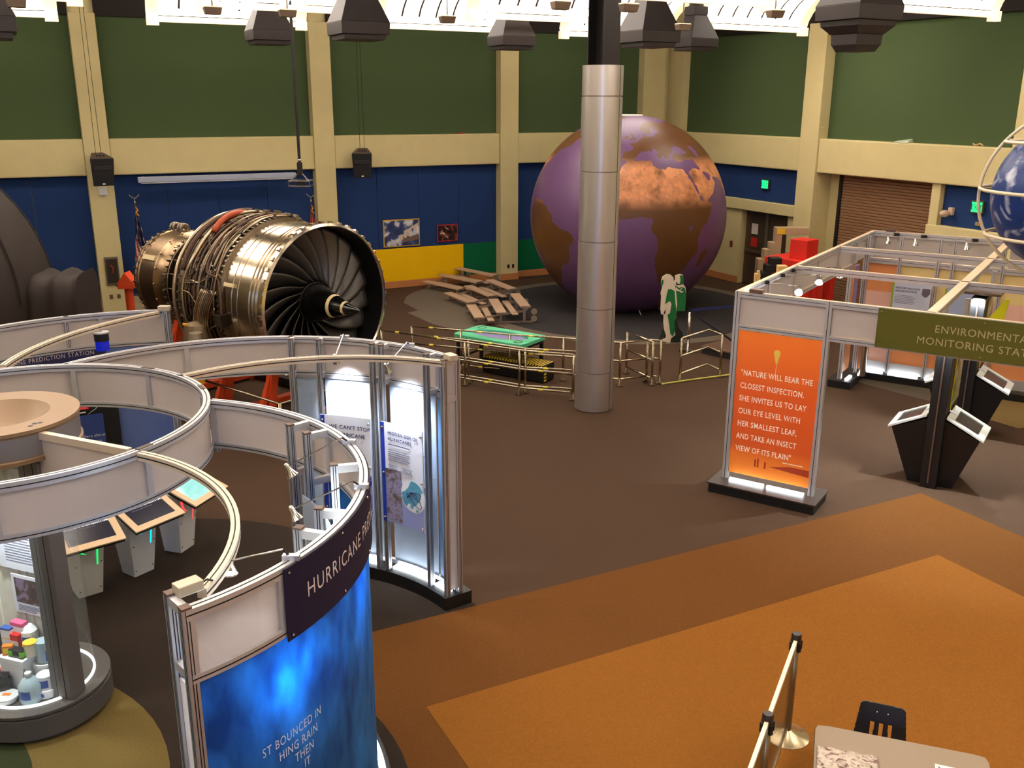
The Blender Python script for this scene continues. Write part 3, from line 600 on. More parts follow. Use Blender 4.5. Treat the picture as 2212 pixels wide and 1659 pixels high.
tag(MB().tube([(0,-.14,.02), (.02,-.05,.06), (0,.05,.02), (.03,.14,.05)], .02, 6).build('paper_scrap', M('tan scrap', (190, 160, 110), .6), mx=RM @ Matrix.Translation((19.0, 14.55, 4.34))), 'twisted tan scrap lying on the right beam ledge near the caged globe', 'scrap')
# ================================================================== JET ENGINE
eng = thing('jet_engine', 'large bare turbofan jet engine with polished fan case and black fan blades', 'jet engine', (-2.974, 15.136, 0), -38)
eng.scale = (1.04, 1.04, 1.04)
ZC = 2.02; EX = Matrix.Translation((0, 0, ZC))
pol_steel = M('polished steel case', (214, 200, 178), .19, 1., var=.1, vscale=3, bump=.05, bscale=3)
bronze = M('bronze tinted casing', (160, 134, 104), .3, 1., var=.22, vscale=4, bump=.08, bscale=8)
dull_steel = M('dull grey steel', (146, 132, 114), .36, .95, var=.2, vscale=10)
dark_metal = M('dark oily metal', (62, 52, 44), .45, .7, var=.3, vscale=9)
fan_black = M('black fan duct liner', (18, 17, 17), .4, .2)
blade_m = M('dark titanium blade', (92, 88, 84), .32, .7, var=.1, vscale=4)
ivory = M('ivory stripe', (232, 208, 158), .5); hose_o = M('orange red hose', (196, 84, 44), .5); rub = M('brown rubber hose', (92, 62, 46), .6)
def L(prof, name, mat, n=96, par=eng, **k): return MB().lathe([(r, x) for x, r in prof], n, EX, 'X', **k).build(name, mat, par, smooth=True)
case = L([(-.03, 1.20), (0, 1.215), (-.02, 1.255), (-.1, 1.255), (-.1, 1.222), (-.2, 1.222), (-.2, 1.245), (-.225, 1.245), (-.225, 1.222), (-.28, 1.222), (-.28, 1.24), (-.305, 1.24), (-.305, 1.218), (-.37, 1.218), (-.37, 1.232), (-.385, 1.232), (-.385, 1.215), (-.66, 1.215), (-.66, 1.222), (-.68, 1.222), (-.68, 1.212), (-.8, 1.212), (-.8, 1.22), (-.815, 1.22), (-.815, 1.21), (-1.05, 1.205)], 'fan_case', pol_steel)
L([(-.02, 1.205), (-.1, 1.19), (-.95, 1.18)], 'duct_liner', fan_black)
L([(-.9, 1.18), (-.93, .02)], 'stator_backing', fan_black)
L([(-1.05, 1.205), (-1.05, 1.25), (-1.1, 1.25), (-1.1, 1.2), (-1.9, 1.19), (-2.02, 1.19), (-2.02, 1.25), (-2.07, 1.26), (-2.13, 1.25), (-2.15, 1.12), (-2.18, .7)], 'accessory_case', dull_steel)
L([(-2.1, .74), (-2.45, .66), (-2.46, .7), (-2.5, .7), (-2.51, .64), (-2.9, .62), (-2.91, .68), (-2.96, .68), (-2.97, .62), (-3.3, .66)], 'core_case', dark_metal)
L([(-3.28, .64), (-3.3, .83), (-3.36, .84), (-3.38, .80), (-3.7, .83), (-3.72, .845), (-3.75, .845), (-3.76, .83), (-4.25, .83), (-4.27, .85), (-4.31, .85), (-4.33, .82), (-4.42, .76), (-4.46, .8), (-4.5, .8), (-4.52, .70), (-4.6, .6), (-4.6, .1)], 'turbine_case', bronze)
# flange lugs and bolts
mb = MB()
for i in range(44):
    mb.box(-.1, -.03, -.028, .028, 1.25, 1.285, EX @ Matrix.Rotation(R(i*360/44), 4, 'X'))
mb.build('flange_lugs', pol_steel, eng, kind='stuff')
mb = MB()
for x, r, n in ((-1.075, 1.25, 90), (-2.1, 1.255, 60), (-3.33, .84, 50), (-4.29, .85, 44), (-4.48, .8, 40)):
    for i in range(n): mb.box(x-.035, x+.035, -.014, .014, r, r+.022, EX @ Matrix.Rotation(R(i*360/n), 4, 'X'))
mb.build('flange_bolts', dull_steel, eng, kind='stuff')
# fan
rotor = L([(-.62, .36), (-.34, .33), (-.3, .32), (-.28, .28)], 'fan_hub', M('dark hub', (40, 36, 34), .35, .6), 48)
nb = 20
def blade(k):
    th = 2*math.pi*k/nb; nr, nc = 12, 6; vs = []; fs = []
    for i in range(nr+1):
        s = i/nr; r = .33 + .845*s
        lead = th + .74*s**.6
        wid = .40 - .05*s
        for j in range(nc+1):
            c = j/nc; a = lead + wid*c; x = -.30 - (.24 - .08*s)*c - .05*s + .03*math.sin(math.pi*c)
            vs.append((x, r*math.cos(a), ZC + r*math.sin(a)))
    for i in range(nr):
        for j in range(nc): fs.append((i*(nc+1)+j, i*(nc+1)+j+1, (i+1)*(nc+1)+j+1, (i+1)*(nc+1)+j))
    return MB().add(vs, fs)
for k in range(nb): blade(k).build('fan_blade', blade_m, rotor, smooth='all', solid=.012)
cone = L([(-.3, .31), (-.26, .305), (.03, .215), (.42, .09), (.7, .012), (.72, .002)], 'spinner_cone', M('glossy black spinner', (16, 15, 15), .16, .2, coat=.5), 64)
for x0, x1 in ((.13, .185), (.375, .415)):
    f = lambda x: .215-(.215-.09)*(x-.03)/.39
    L([(x0, f(x0)+.002), (x1, f(x1)+.002)], 'cone_stripe', ivory, 64, cone)
# pipework
rnd = random.Random(11)
def cyl_pt(x, a, r): return (x, r*math.cos(R(a)), ZC + r*math.sin(R(a)))
def smoothp(P, n=5):
    out = []
    for i in range(len(P)-1):
        p0 = P[max(i-1, 0)]; p1 = P[i]; p2 = P[i+1]; p3 = P[min(i+2, len(P)-1)]
        for k in range(n):
            t = k/n; out.append(tuple(.5*((2*b)+(-a+c)*t+(2*a-5*b+4*c-d)*t*t+(-a+3*b-3*c+d)*t**3) for a, b, c, d in zip(p0, p1, p2, p3)))
    return out + [P[-1]]
pm = [dull_steel, dull_steel, M('bright tube', (205, 182, 150), .28, .95), bronze, rub, dark_metal]
for i in range(34):
    x = rnd.uniform(-1.95, -1.15); a0 = rnd.choice((62, 80, 95, 108)) + rnd.uniform(-8, 8); a1 = rnd.uniform(140, 245); P = []
    a = a0; r = 1.235 + rnd.random()*.075
    while a < a1:
        P.append((x, a, r))
        a += rnd.uniform(9, 22)
        if rnd.random() < .3: x = max(-2.0, min(-1.12, x + rnd.uniform(-.13, .13)))
    if len(P) < 3: continue
    P = smoothp(P, 3)
    MB().tube([cyl_pt(*p) for p in P], rnd.choice((.009, .012, .015, .019, .024)), 6).build('pipe', rnd.choice(pm), eng, smooth='all')
for i in range(14):
    a = rnd.uniform(95, 230); r = 1.25 + rnd.random()*.05; x = -1.1
    P = [(x, a, r)]
    for _ in range(4): x -= rnd.uniform(.14, .28); a += rnd.uniform(-10, 10); P.append((max(x, -2.05), a, r + rnd.uniform(-.02, .03)))
    MB().tube([cyl_pt(*p) for p in smoothp(P, 4)], rnd.choice((.01, .014)), 6).build('pipe', rnd.choice(pm), eng, smooth='all')
# main manifold pipe round the rear ring, hose runs
MB().tube([cyl_pt(-2.2, a, 1.27) for a in range(78, 250, 4)], .035, 8).build('manifold_pipe', MATS['bright tube'], eng, smooth='all')
MB().tube([cyl_pt(-2.28, a, 1.2) for a in range(70, 260, 4)], .022, 8).build('manifold_pipe', dull_steel, eng, smooth='all')
MB().tube([cyl_pt(-2.0, a, 1.31) for a in range(82, 160, 4)], .04, 8).build('brown_hose', rub, eng, smooth='all')
MB().tube([cyl_pt(-1.86 + .004*(a-95), a, 1.34 - .0008*(a-110)**2*.2) for a in range(92, 128, 3)], .048, 10).build('orange_hose', hose_o, eng, smooth='all')
MB().tube([cyl_pt(*p) for p in smoothp([(-1.5, 124, 1.26), (-1.42, 140, 1.3), (-1.36, 156, 1.31), (-1.1, 160, 1.27), (-1.0, 176, 1.25), (-1.05, 192, 1.26), (-1.2, 200, 1.28)], 5)], .018, 6).build('loose_cable', rub, eng, smooth='all')
MB().box(-.98, -.75, -.03, .03, 1.215, 1.25, EX @ Matrix.Rotation(R(72), 4, 'X')).build('mount_pad', ivory, eng, bevel=.005)
# brackets, clips
mb = MB()
for i in range(90):
    x = rnd.uniform(-2.0, -1.12); a = rnd.uniform(70, 245); s = rnd.uniform(.015, .035)
    mb.box(x-s, x+s, -s, s, 1.2, 1.23+rnd.random()*.08, EX @ Matrix.Rotation(R(a-90), 4, 'X'))
mb.build('clip_blocks', dark_metal, eng, kind='stuff')
# gearbox / pumps low on the near side
g = MB(); g.lathe([(.0, -.42), (.2, -.42), (.2, -.1), (.24, -.1), (.24, .1), (.2, .28), (.0, .34)], 24, Matrix.Translation((-1.55, -1.32, 1.45))); gb = g.build('accessory_gearbox', M('grey cast alloy', (140, 122, 98), .42, .7, var=.15, vscale=8), eng, smooth=True)
MB().lathe([(.0, -.3), (.1, -.3), (.1, -.05), (.13, -.05), (.13, .06), (.1, .3), (.0, .3)], 20, Matrix.Translation((-1.32, -1.52, 1.36))).build('pump', M('pale grey alloy', (176, 162, 140), .4, .6), eng, smooth=True)
MB().cyl((-1.32, -1.52, .86), .075, .22, 18).build('yellow_cap', M('yellow plastic', (220, 160, 30), .4), eng, smooth=True)
MB().box(-1.66, -1.54, -1.52, -1.48, 1.72, 1.76).build('yellow_tag', MATS['yellow plastic'], eng, bevel=.01)
for i in range(9):
    x = -1.2 - i*.045; MB().tube([cyl_pt(*p) for p in smoothp([(x+.1, 168, 1.27), (x, 182, 1.34), (x-.08, 196, 1.36), (x-.02, 212, 1.34), (x, 236, 1.27)], 4)], .015, 6).build('pipe', rnd.choice(pm[:4]), eng, smooth='all')
MB().box(-1.12, -.95, -.1, .1, 1.2, 1.32, EX @ Matrix.Rotation(R(98), 4, 'X')).build('control_unit', dark_metal, eng, bevel=.01)
for a_, x_ in ((268, -.15), (277, -.3), (285, -.2)):
    MB().box(x_-.06, x_+.06, -.05, .05, 1.25, 1.33, EX @ Matrix.Rotation(R(a_), 4, 'X')).build('side_bracket', pm[2], eng, bevel=.01)
# core rings and rods
for x, r in ((-2.62, .80), (-2.8, .76), (-3.18, .86)):
    MB().tube([cyl_pt(x, a, r) for a in range(60, 270, 5)], .016, 6).build('core_ring_pipe', dull_steel, eng, smooth='all')
for a in range(80, 250, 17):
    MB().tube([cyl_pt(*p) for p in smoothp([(-2.2, a, .95), (-2.6, a+4, .8), (-3.1, a-3, .82), (-3.34, a, .88)], 4)], .012, 6).build('core_link_rod', rnd.choice(pm[:3]), eng, smooth='all')
for i in range(16): MB().sphere(cyl_pt(-3.36 - (i % 2)*.3, 96+i*9, .86), .022, 8, 6).build('rivet_boss', pm[2], eng) if i % 2 else None
MB().box(-4.2, -3.78, -.045, .045, .83, .87, EX @ Matrix.Rotation(R(58), 4, 'X')).build('ivory_plate', ivory, eng, bevel=.005)
for x in (-4.05, -4.32):
    mb = MB()
    for d in (-.05, .05): mb.tube([(x+d, .02+math.cos(R(a))*.08, ZC+.86+math.sin(R(a))*.08) for a in range(0, 360, 30)], .03, 8, True)
    mb.build('lifting_clevis', dull_steel, eng, smooth='all')
mb = MB(); 
for a in range(0, 360, 30): mb.box(-4.6, -4.52, -.012, .012, .12, .62, EX @ Matrix.Rotation(R(a), 4, 'X'))
mb.build('exhaust_vanes', dark_metal, eng, kind='stuff')
# top clutter
mb = MB()
for i in range(50):
    x = rnd.uniform(-2.0, -1.08); a = rnd.uniform(60, 92); s = rnd.uniform(.02, .05)
    mb.box(x-s, x+s, -s*.6, s*.6, 1.2, 1.26+rnd.random()*.1, EX @ Matrix.Rotation(R(a-90), 4, 'X'))
mb.build('harness_blocks', dull_steel, eng, kind='stuff')
for ch_ in [x for x in bpy.data.objects if x.parent == eng]:
    if ch_.type == 'MESH':
        for v in ch_.data.vertices:
            if v.co.x < -2.2: v.co.x = -2.2 + (v.co.x+2.2)*.84
# stand
std = thing('engine_stand', 'orange steel stand carrying the jet engine', 'stand', (-2.974, 15.136, 0), -38)
om = M('safety orange paint', (226, 76, 34), .45); bs_ = M('dark stand steel', (50, 42, 38), .5, .5)
for x in (-.55, -1.7, -3.5):
    for s in (-1, 1):
        r = 1.22 if x > -2 else .8
        m = MB(); m.bar((x, s*.95, 0), (x, s*r*.62, ZC-r*.74), .14); m.bar((x, s*1.25, 0), (x, s*r*.62, ZC-r*.74), .08); m.build('leg', om, std)
for s in (-1, 1): MB().box(-4.0, -.2, s*1.1-.12, s*1.1+.12, 0.02, .18).build('skid_beam', bs_, std, bevel=.01)
for x in (-.55, -1.7, -3.5): MB().box(x-.08, x+.08, -1.2, 1.2, .05, .17).build('cross_beam', om, std, bevel=.01)
# separate orange jack post near tail
t = thing('jack_post', 'orange jack post with a peaked head left of the engine tail', 'post', (-8.0, 19.6, 0))
MB().cyl((0,0,0), .085, 1.62, 16).build('post', om, t, smooth=True); MB().box(-.17, .17, -.15, .15, 1.5, 1.62).build('head', om, t, bevel=.01)
MB().add([(-.17,-.15,1.62),(.17,-.15,1.62),(.17,.15,1.62),(-.17,.15,1.62),(0,-.15,1.84),(0,.15,1.84)], [(0,1,4),(2,3,5),(0,4,5,3),(1,2,5,4),(0,3,2,1)]).build('peak', om, t)
MB().box(-.3,.3,-.3,.3,0,.04).build('foot', bs_, t); MB().tube([(-.24,0,1.56),(.24,0,1.56)], .035, 8).build('pin', bs_, t)
# ================================================================== BLEACHERS
plank = M('beige bench plank', (196, 162, 132), .5, var=.08, vscale=4); benchf = M('brushed bench frame', (176, 158, 142), .35, .7); whl = M('grey caster wheel', (150, 132, 116), .5)
ZS = (.2, .33, .46)
def gpt(x, y, k): return (x*k, y*k)
def bleacher(rows, label):
    """rows: [((x0,y0),(x1,y1)) low to high]"""
    c = rows[1]; cx = (c[0][0]+c[1][0])/2; cy = (c[0][1]+c[1][1])/2
    t = thing('bleacher_bench', label, 'bleachers', (cx, cy, 0), group='small three-row bleachers by the globe')
    Pv = lambda p, z: Vector((p[0]-cx, p[1]-cy, z))
    d = (Vector(rows[1][1])-Vector(rows[1][0])).normalized(); n = Vector((-d.y, d.x))
    if n.x < 0: n = -n
    for (a, b), z in zip(rows, ZS):
        o = MB().bar(Pv(a, z-.02), Pv(b, z-.02), .25, .04).build('seat_plank', plank, t, bevel=.008)
        for e in (a, b): 
            q = Vector(e); s = .012 if e is b else -.012
            MB().bar(Pv(q, z-.02), Pv((q.x+d.x*s, q.y+d.y*s), z-.02), .256, .046).build('end_cap', benchf, t)
    for (a, b), z in list(zip(rows, ZS))[1:]:
        o = [Vector(p)-n*.26 for p in (a, b)]
        MB().bar(Pv(o[0], z-.2), Pv(o[1], z-.2), .16, .03).build('foot_plank', plank, t, bevel=.006)
    for f in (.12, .88):
        pts = [Vector(a).lerp(Vector(b), f) for a, b in rows]
        m = MB()
        for p, z in zip(pts, ZS): MB().bar(Pv(p, .02), Pv(p, z-.03), .07, .07).build('upright', benchf, t)
        MB().bar(Pv(pts[0]-n*.12, .03), Pv(pts[2]+n*.2, .03), .06, .04).build('base_rail', benchf, t)
        MB().bar(Pv(pts[0], .14), Pv(pts[2], .3), .04, .04).build('brace', benchf, t)
        for k, z in ((.24, .1), (.24, .28)):
            q = pts[2]+n*k; MB().lathe([(.0, -.02), (.075, -.02), (.08, 0), (.075, .02), (0, .02)], 16, Matrix.Translation(Pv(q, z)) @ Vector((d.x, d.y, 0)).to_track_quat('Z', 'Y').to_matrix().to_4x4()).build('caster_wheel', whl, t, smooth=True)
    return t
k0 = (5.3-.2)/(5.3-.42); k1 = (5.3-.33)/(5.3-.75); k2 = (5.3-.46)/(5.3-1.05)
def rows(f, m, p): return [tuple(gpt(*q, k) for q in r) for r, k in ((f, k0), (m, k1), (p, k2))]
bleacher(rows(((-2.44,26.4),(-1.36,25.25)), ((-1.93,25.6),(-.86,24.5)), ((-1.43,24.9),(-.42,23.8))), 'beige bleacher bench unit farthest back, against the yellow wall')
bleacher(rows(((-1.70,24.75),(-1.0,23.5)), ((-1.13,23.98),(-.47,22.68)), ((-.56,23.2),(.02,22.02))), 'beige bleacher bench unit in the middle of the three')
bleacher(rows(((-1.02,23.2),(-.76,21.72)), ((-.45,22.3),(-.23,20.77)), ((.06,21.45),(.29,20.05))), 'beige bleacher bench unit nearest the green-rimmed table')
# ================================================================== SAND TABLE
st = thing('sand_table', 'table with mint green rim, lilac oval recess and two cup holes', 'table', (-.25, 18.64, 0), -33.5)
mint = M('mint green rim', (92, 200, 150), .5); lilac = M('lilac play surface', (132, 120, 168), .6)
hl, hw, z0, z1 = .84, .48, .70, .765; vs = []; fs = []; n = 48
def rrect(a, hx, hy, p=8): c, s = math.cos(a), math.sin(a); k = (abs(c)**p+abs(s)**p)**(-1/p); return (hx*c*k, hy*s*k)
for i in range(n):
    a = 2*math.pi*i/n; ox, oy = rrect(a, hl, hw, 14); e = (.66*math.cos(a), .30*math.sin(a))
    vs += [(ox, oy, z0), (ox, oy, z1), (*e, z1), (*e, z0-.04)]
for i in range(n):
    j = (i+1) % n
    for k in range(3): fs.append((i*4+k, j*4+k, j*4+k+1, i*4+k+1))
MB().add(vs, fs).build('rim_top', mint, st, smooth=True)
MB().prism([(.66*math.cos(2*math.pi*i/n), .30*math.sin(2*math.pi*i/n)) for i in range(n)], z0+.004, z0+.02).build('play_surface', lilac, st)
MB().prism([rrect(2*math.pi*i/n, hl-.03, hw-.03, 14) for i in range(n)], z0-.06, z0).build('black_apron', black, st)
for x, y in ((-.64, .3), (.64, -.3)):
    MB().lathe([(.09, z1+.002), (.09, z1+.006), (.07, z1+.006), (.07, z1-.05), (.0, z1-.05)], 24, Matrix.Translation((x, y, 0))).build('cup_hole', M('brown cup insert', (96, 62, 44), .4, .3), st, smooth=True)
for x in (-.74, .74):
    for y in (-.4, .4): MB().box(x-.03, x+.03, y-.03, y+.03, 0, z0-.06).build('leg', black, st)
for y in (-.4, .4): MB().box(-.72, .72, y-.015, y+.015, .25, .29).build('stretcher', black, st)
for x in (-.74, .74): MB().box(x-.015, x+.015, -.4, .4, .25, .29).build('stretcher', black, st)
st2 = thing('storage_chest', 'long black chest with yellow hazard tape edges under the mint table', 'chest', (.12, 18.3, 0), -33.5)
MB().box(-.72, .72, -.2, .2, .02, .36).build('body', black, st2, bevel=.01)
hz = M('yellow hazard tape', (222, 188, 40), .5)
mb = MB()
for i in range(22): mb.hexa([(-.7+i*.064,-.204,.33),(-.67+i*.064,-.204,.33),(-.67+i*.064,.204,.33),(-.7+i*.064,.204,.33),(-.68+i*.064,-.204,.364),(-.65+i*.064,-.204,.364),(-.65+i*.064,.204,.364),(-.68+i*.064,.204,.364)])
for i in range(5): mb.box(.716, .724, -.18, -.1, .04+i*.065, .075+i*.065)
mb.build('hazard_stripes', hz, st2, kind='stuff')
# ================================================================== RAILINGS
rail_m = M('polished rail steel', (178, 164, 140), .24, 1.); tape = M('yellow tape band', (236, 214, 60), .5)
def railing(pts, label, heights=(.86, .5, .14), posts=None, bands=True, feet=True):
    c = pts[0]; t = thing('railing', label, 'railing', (c[0], c[1], 0), group='polished steel railings')
    P = [Vector((p[0]-c[0], p[1]-c[1], 0)) for p in pts]
    for i, p in enumerate(P):
        if posts is not None and i not in posts: continue
        MB().tube([p, p+Vector((0,0,heights[0]))], .024, 8).build('post', rail_m, t, smooth='all')
        MB().cyl((p.x, p.y, 0), .075, .02, 14).build('floor_flange', rail_m, t)
    for h in heights:
        r = MB().tube([p+Vector((0,0,h)) for p in P], .02, 8).build('handrail', rail_m, t, smooth='all')
        if bands:
            mb = MB()
            for a, b in zip(P[:-1], P[1:]):
                L_ = (b-a).length; k = int(L_/.7)
                for i in range(k):
                    q = a.lerp(b, (i+.4)/k); d = (b-a).normalized()*.045; mb.tube([q-d+Vector((0,0,h)), q+d+Vector((0,0,h))], .0208, 8)
            if mb.v: mb.build('tape_band', tape, r, kind='stuff')
railing([(-2.05,18.95),(-1.03,18.6),(-.05,18.25),(1.0,17.98),(2.07,17.62),(2.62,17.85)], 'steel railing with yellow tape bands passing behind the mint table rail end and column')
railing([(-2.62,18.6),(-.9,17.63),(.137,17.04),(1.12,16.72)], 'steel railing with yellow tape bands sloping down to the silver column')
railing([(-1.9,18.2),(-.84,17.79),(.248,17.15),(1.2,16.95)], 'steel railing close behind the one that meets the column', posts=(1, 2))
railing([(2.7,17.68),(2.5,18.1),(2.3,18.5)], 'short steel railing turning back right of the column', posts=(0, 2), bands=False)
railing([(2.62,17.9),(2.87,17.8)], 'tiny steel railing stub right of the column', bands=False)
railing([(3.3,18.0),(3.97,18.75),(4.15,18.3)], 'steel railing with a bent corner between astronaut cutout and booth', bands=False, posts=(0, 2))
railing([(-5.6,15.45),(-3.52,13.75),(-2.6,14.9)], 'steel railing in front of the engine seen through the curved exhibit', bands=False)
# guide cable on floor
tag(MB().tube([(2.9,17.7,.02),(3.5,18.0,.02),(4.3,18.35,.02),(4.9,18.7,.02)], .018, 6).build('floor_cable', M('pale yellow cable', (200, 190, 90), .5)), 'pale yellow cable along the floor under the bent-corner railing', 'cable')
# ================================================================== ASTRONAUT CUTOUT
ac = thing('astronaut_cutout', 'white and green flat astronaut cutout standing in front of the globe', 'cutout', (3.52, 21.05, 0), 8)
# outline in cutout plane from zoom (x right, z up), metres
Z = lambda x, y: ((x-400)*.00182, (1085-y)*.00171)
outl = [(320,1060),(335,1035),(380,1020),(385,985),(355,900),(340,800),(340,700),(305,690),(295,620),(298,460),(288,410),(295,370),(305,340),(288,290),(288,235),(300,190),(350,160),(400,168),(438,205),(445,255),(462,240),(458,180),(520,162),(560,178),(570,240),(570,300),(600,345),(612,430),(612,600),(608,655),(505,655),(500,710),(515,790),(540,880),(590,945),(608,1000),(605,1050),(560,1075),(420,1085)]
wht = M('cutout white', (232, 214, 186), .6); grn = M('cutout green', (16, 112, 52), .6); dgr = M('cutout dark shade', (24, 34, 22), .6)
def plate(name, pts, y0, y1, mat): return MB().prism([Z(*p) for p in pts][::-1], y0, y1, Matrix.Rotation(R(90), 4, 'X')).build(name, mat, ac)
plate('white_sheet', outl, -.01, .01, wht)
plate('green_area', [(500,655),(505,560),(480,380),(462,310),(520,345),(560,330),(590,350),(612,430),(612,600),(608,655)], .01, .014, grn)
plate('green_area', [(380,360),(420,360),(462,385),(480,540),(500,655),(500,710),(480,800),(500,900),(470,1000),(435,960),(420,860),(400,760),(385,700),(420,650),(400,520),(350,560),(362,440)], .01, .014, grn)
plate('green_area', [(515,180),(560,180),(570,240),(570,300),(520,295),(530,240)], .01, .014, grn)
plate('green_area', [(290,240),(310,230),(315,280),(300,320),(288,290)], .01, .014, grn)
plate('dark_area', [(500,720),(515,790),(540,880),(590,945),(608,1000),(605,1050),(560,1075),(440,1080),(450,1020),(500,980),(490,880),(480,800)], .014, .017, dgr)
plate('dark_area', [(470,260),(500,290),(555,300),(480,310)], .014, .017, dgr)
plate('dark_area', [(340,660),(360,620),(358,690),(335,690)], .014, .017, dgr)
plate('white_area', [(470,330),(520,375),(545,350),(575,320),(560,345),(530,380),(575,395),(550,412),(520,390),(480,380)], .017, .02, wht)
plate('white_area', [(385,540),(410,520),(430,560),(415,680),(385,700),(372,640)], .017, .02, wht)
MB().hexa([(-.1,.01,0),(.3,.01,0),(.3,.3,0),(-.1,.3,0),(.05,.01,.9),(.1,.01,.9),(.1,.03,.9),(.05,.03,.9)]).build('rear_easel', dgr, ac)
# stanchions with blue belt
def stanchion(p, label, h=.98):
    t = thing('belt_stanchion', label, 'stanchion', p, group='belt stanchions near the globe')
    MB().lathe([(.0, 0), (.19, 0), (.19, .015), (.06, .035), (.0, .04)], 24).build('base', chrome, t, smooth=True); MB().tube([(0,0,.03), (0,0,h)], .03, 12).build('post', chrome, t, smooth='all'); MB().cyl((0,0,h-.08), .036, .08, 14).build('belt_head', black, t)
    return t
stanchion((3.85, 20.25, 0), 'chrome belt stanchion right of the astronaut cutout')
stanchion((6.3, 21.3, 0), 'chrome belt stanchion behind the quote panel of the booth')
bm2 = M('blue belt webbing', (30, 44, 108), .7)
tag(MB().bar((3.85,20.25,.93), (6.3,21.3,.93), .006, .05).build('belt', bm2), 'blue belt stretched from the stanchion beside the astronaut cutout', 'belt')
tag(MB().bar((3.85,20.25,.90), (5.0,19.2,.22), .006, .05).build('belt', M('black belt webbing', (24, 22, 30), .7)), 'dark belt sagging down to the low brown platform', 'belt')
pf = thing('low_platform', 'low brown platform box behind the bent-corner railing', 'platform', (5.2, 19.9, 0), -48)
MB().box(-.9, .9, -.62, .62, .0, .13).build('skirt', M('dark skirt', (28, 20, 16), .7), pf); MB().box(-.92, .92, -.64, .64, .13, .17).build('top_board', M('brown board', (92, 62, 44), .6), pf, bevel=.01)
# ================================================================== FOAM BLOCK TOWERS
foam_r = M('red foam block', (228, 40, 22), .7, bump=.2, bscale=80); foam_c = M('cream foam block', (232, 190, 120), .75); foam_g = M('beige grey foam block', (186, 160, 126), .75)
t = thing('red_block_table', 'bright red foam block table with a red cube on top beyond the booth', 'block structure', (7.15, 23.55, 0), 40)
MB().box(-.62, .62, -.62, .62, 1.42, 1.58).build('table_top', foam_r, t, bevel=.01)
for x in (-.52, 0, .52):
    for y in (-.52, 0, .52):
        if x or y: MB().box(x-.1, x+.1, y-.1, y+.1, 0, 1.42).build('leg_block', foam_r, t, bevel=.01)
MB().box(-.42, .06, -.42, .06, 1.58, 2.06).build('cube', foam_r, t, bevel=.012)
def tower(p, blocks, label, mat, rz=0):
    t = thing('block_tower', label, 'block tower', p, rz)
    for (x, y, z0_, z1_, w, d) in blocks: MB().box(x-w/2, x+w/2, y-d/2, y+d/2, z0_, z1_).build('foam_block', mat, t, bevel=.01)
tower((5.52, 21.3, 0), [(0,0,0,1.56,.12,.12),(-.13,0,0,1.2,.13,.2),(.02,0,1.56,1.62,.06,.08),(-.23,0,0,1.0,.1,.2)], 'slim cream foam tower, left of the stepped cream ones', foam_c)
tower((5.95, 21.3, 0), [(-.16,0,0,1.38,.14,.22),(-.02,.0,0,1.5,.16,.22),(.12,.02,0,1.74,.2,.22)], 'stepped cream foam tower left of the red block table', foam_c)
tower((6.9, 24.75, 0), [(-.46,0,0,1.35,.14,.3),(-.32,0,0,1.6,.14,.3),(-.18,0,0,1.78,.14,.3),(-.04,0,0,2.0,.16,.3),(.3,0,1.98,2.16,.84,.3)], 'tall beige stepped foam tower behind the red cube', foam_g)
tower((6.02, 22.2, 0), [(-.1,0,0,1.45,.3,.3),(.04,0,1.45,1.62,.3,.3),(.12,0,1.62,1.78,.26,.3)], 'black stepped block tower between cream towers and doors', black)
tag(MB().box(-.1, .1, -.17, -.15, 0, .14).build('yellow_block', M('yellow foam', (240, 196, 40), .7), mx=Matrix.Translation((6.9, 24.75, 2.0))), 'small yellow block set against the beam of the tall beige tower', 'block')
# ================================================================== HURRICANE EXHIBIT (curved walls)
HT, HB = 2.78, 2.345
warmw = M('satin rail top', (222, 204, 180), .45, .35)
def header(t, c, r, a0, a1, mull, sgn=1):
    """frosted header band: rails, mullions and one panel per field"""
    for z0, z1, nm in ((HT-.065, HT, 'top_rail'), (HB, HB+.05, 'bottom_rail')):
        MB().arc(c, r-.03, r+.03, a0, a1, z0, z1).build(nm, alu_w, t)
        s_ = MB(); zc = (z0+z1)/2; s_.arc(c, r+.03, r+.0315, a0, a1, zc-.004, zc+.004); s_.arc(c, r-.0315, r-.03, a0, a1, zc-.004, zc+.004)
        if nm == 'top_rail': s_.arc(c, r-.004, r+.004, a0, a1, z1, z1+.0015)
        s_.build('slot_line', slot, t)
    ms = sorted(mull)
    for a in ms:
        da = math.degrees(.025/r); MB().arc(c, r-.028, r+.028, a-da, a+da, HB+.05, HT-.065, 2).build('mullion', alu_w, t)
    for p, q in zip(ms[:-1], ms[1:]):
        if q-p > 2.2: MB().arc(c, r-.006, r+.006, p+.6, q-.6, HB+.04, HT-.055).build('frosted_panel', frost, t)
def lp(c, r, a): return (r*math.cos(R(a)), r*math.sin(R(a)))
def post(t, r, a, z0=.12, z1=HT, w=.055, cap=True, c=(0,0)):
    x, y = lp(c, r, a); mx = Matrix.Translation((x, y, 0)) @ Matrix.Rotation(R(a), 4, 'Z')
    o = MB().box(-w/2, w/2, -w/2, w/2, z0, z1, mx).build('post', alu, t)
    s_ = MB()
    for d in (-.008, .008): s_.box(-w/2-.001, w/2+.001, d-.003, d+.003, z0, z1, mx); s_.box(d-.003, d+.003, -w/2-.001, w/2+.001, z0, z1, mx)
    s_.build('slot_line', slot, o)
    if cap: MB().box(-w/2, w/2, -w/2, w/2, z1, z1+.012, mx).build('end_cap', M('brown end cap', (96, 72, 58), .5), o)
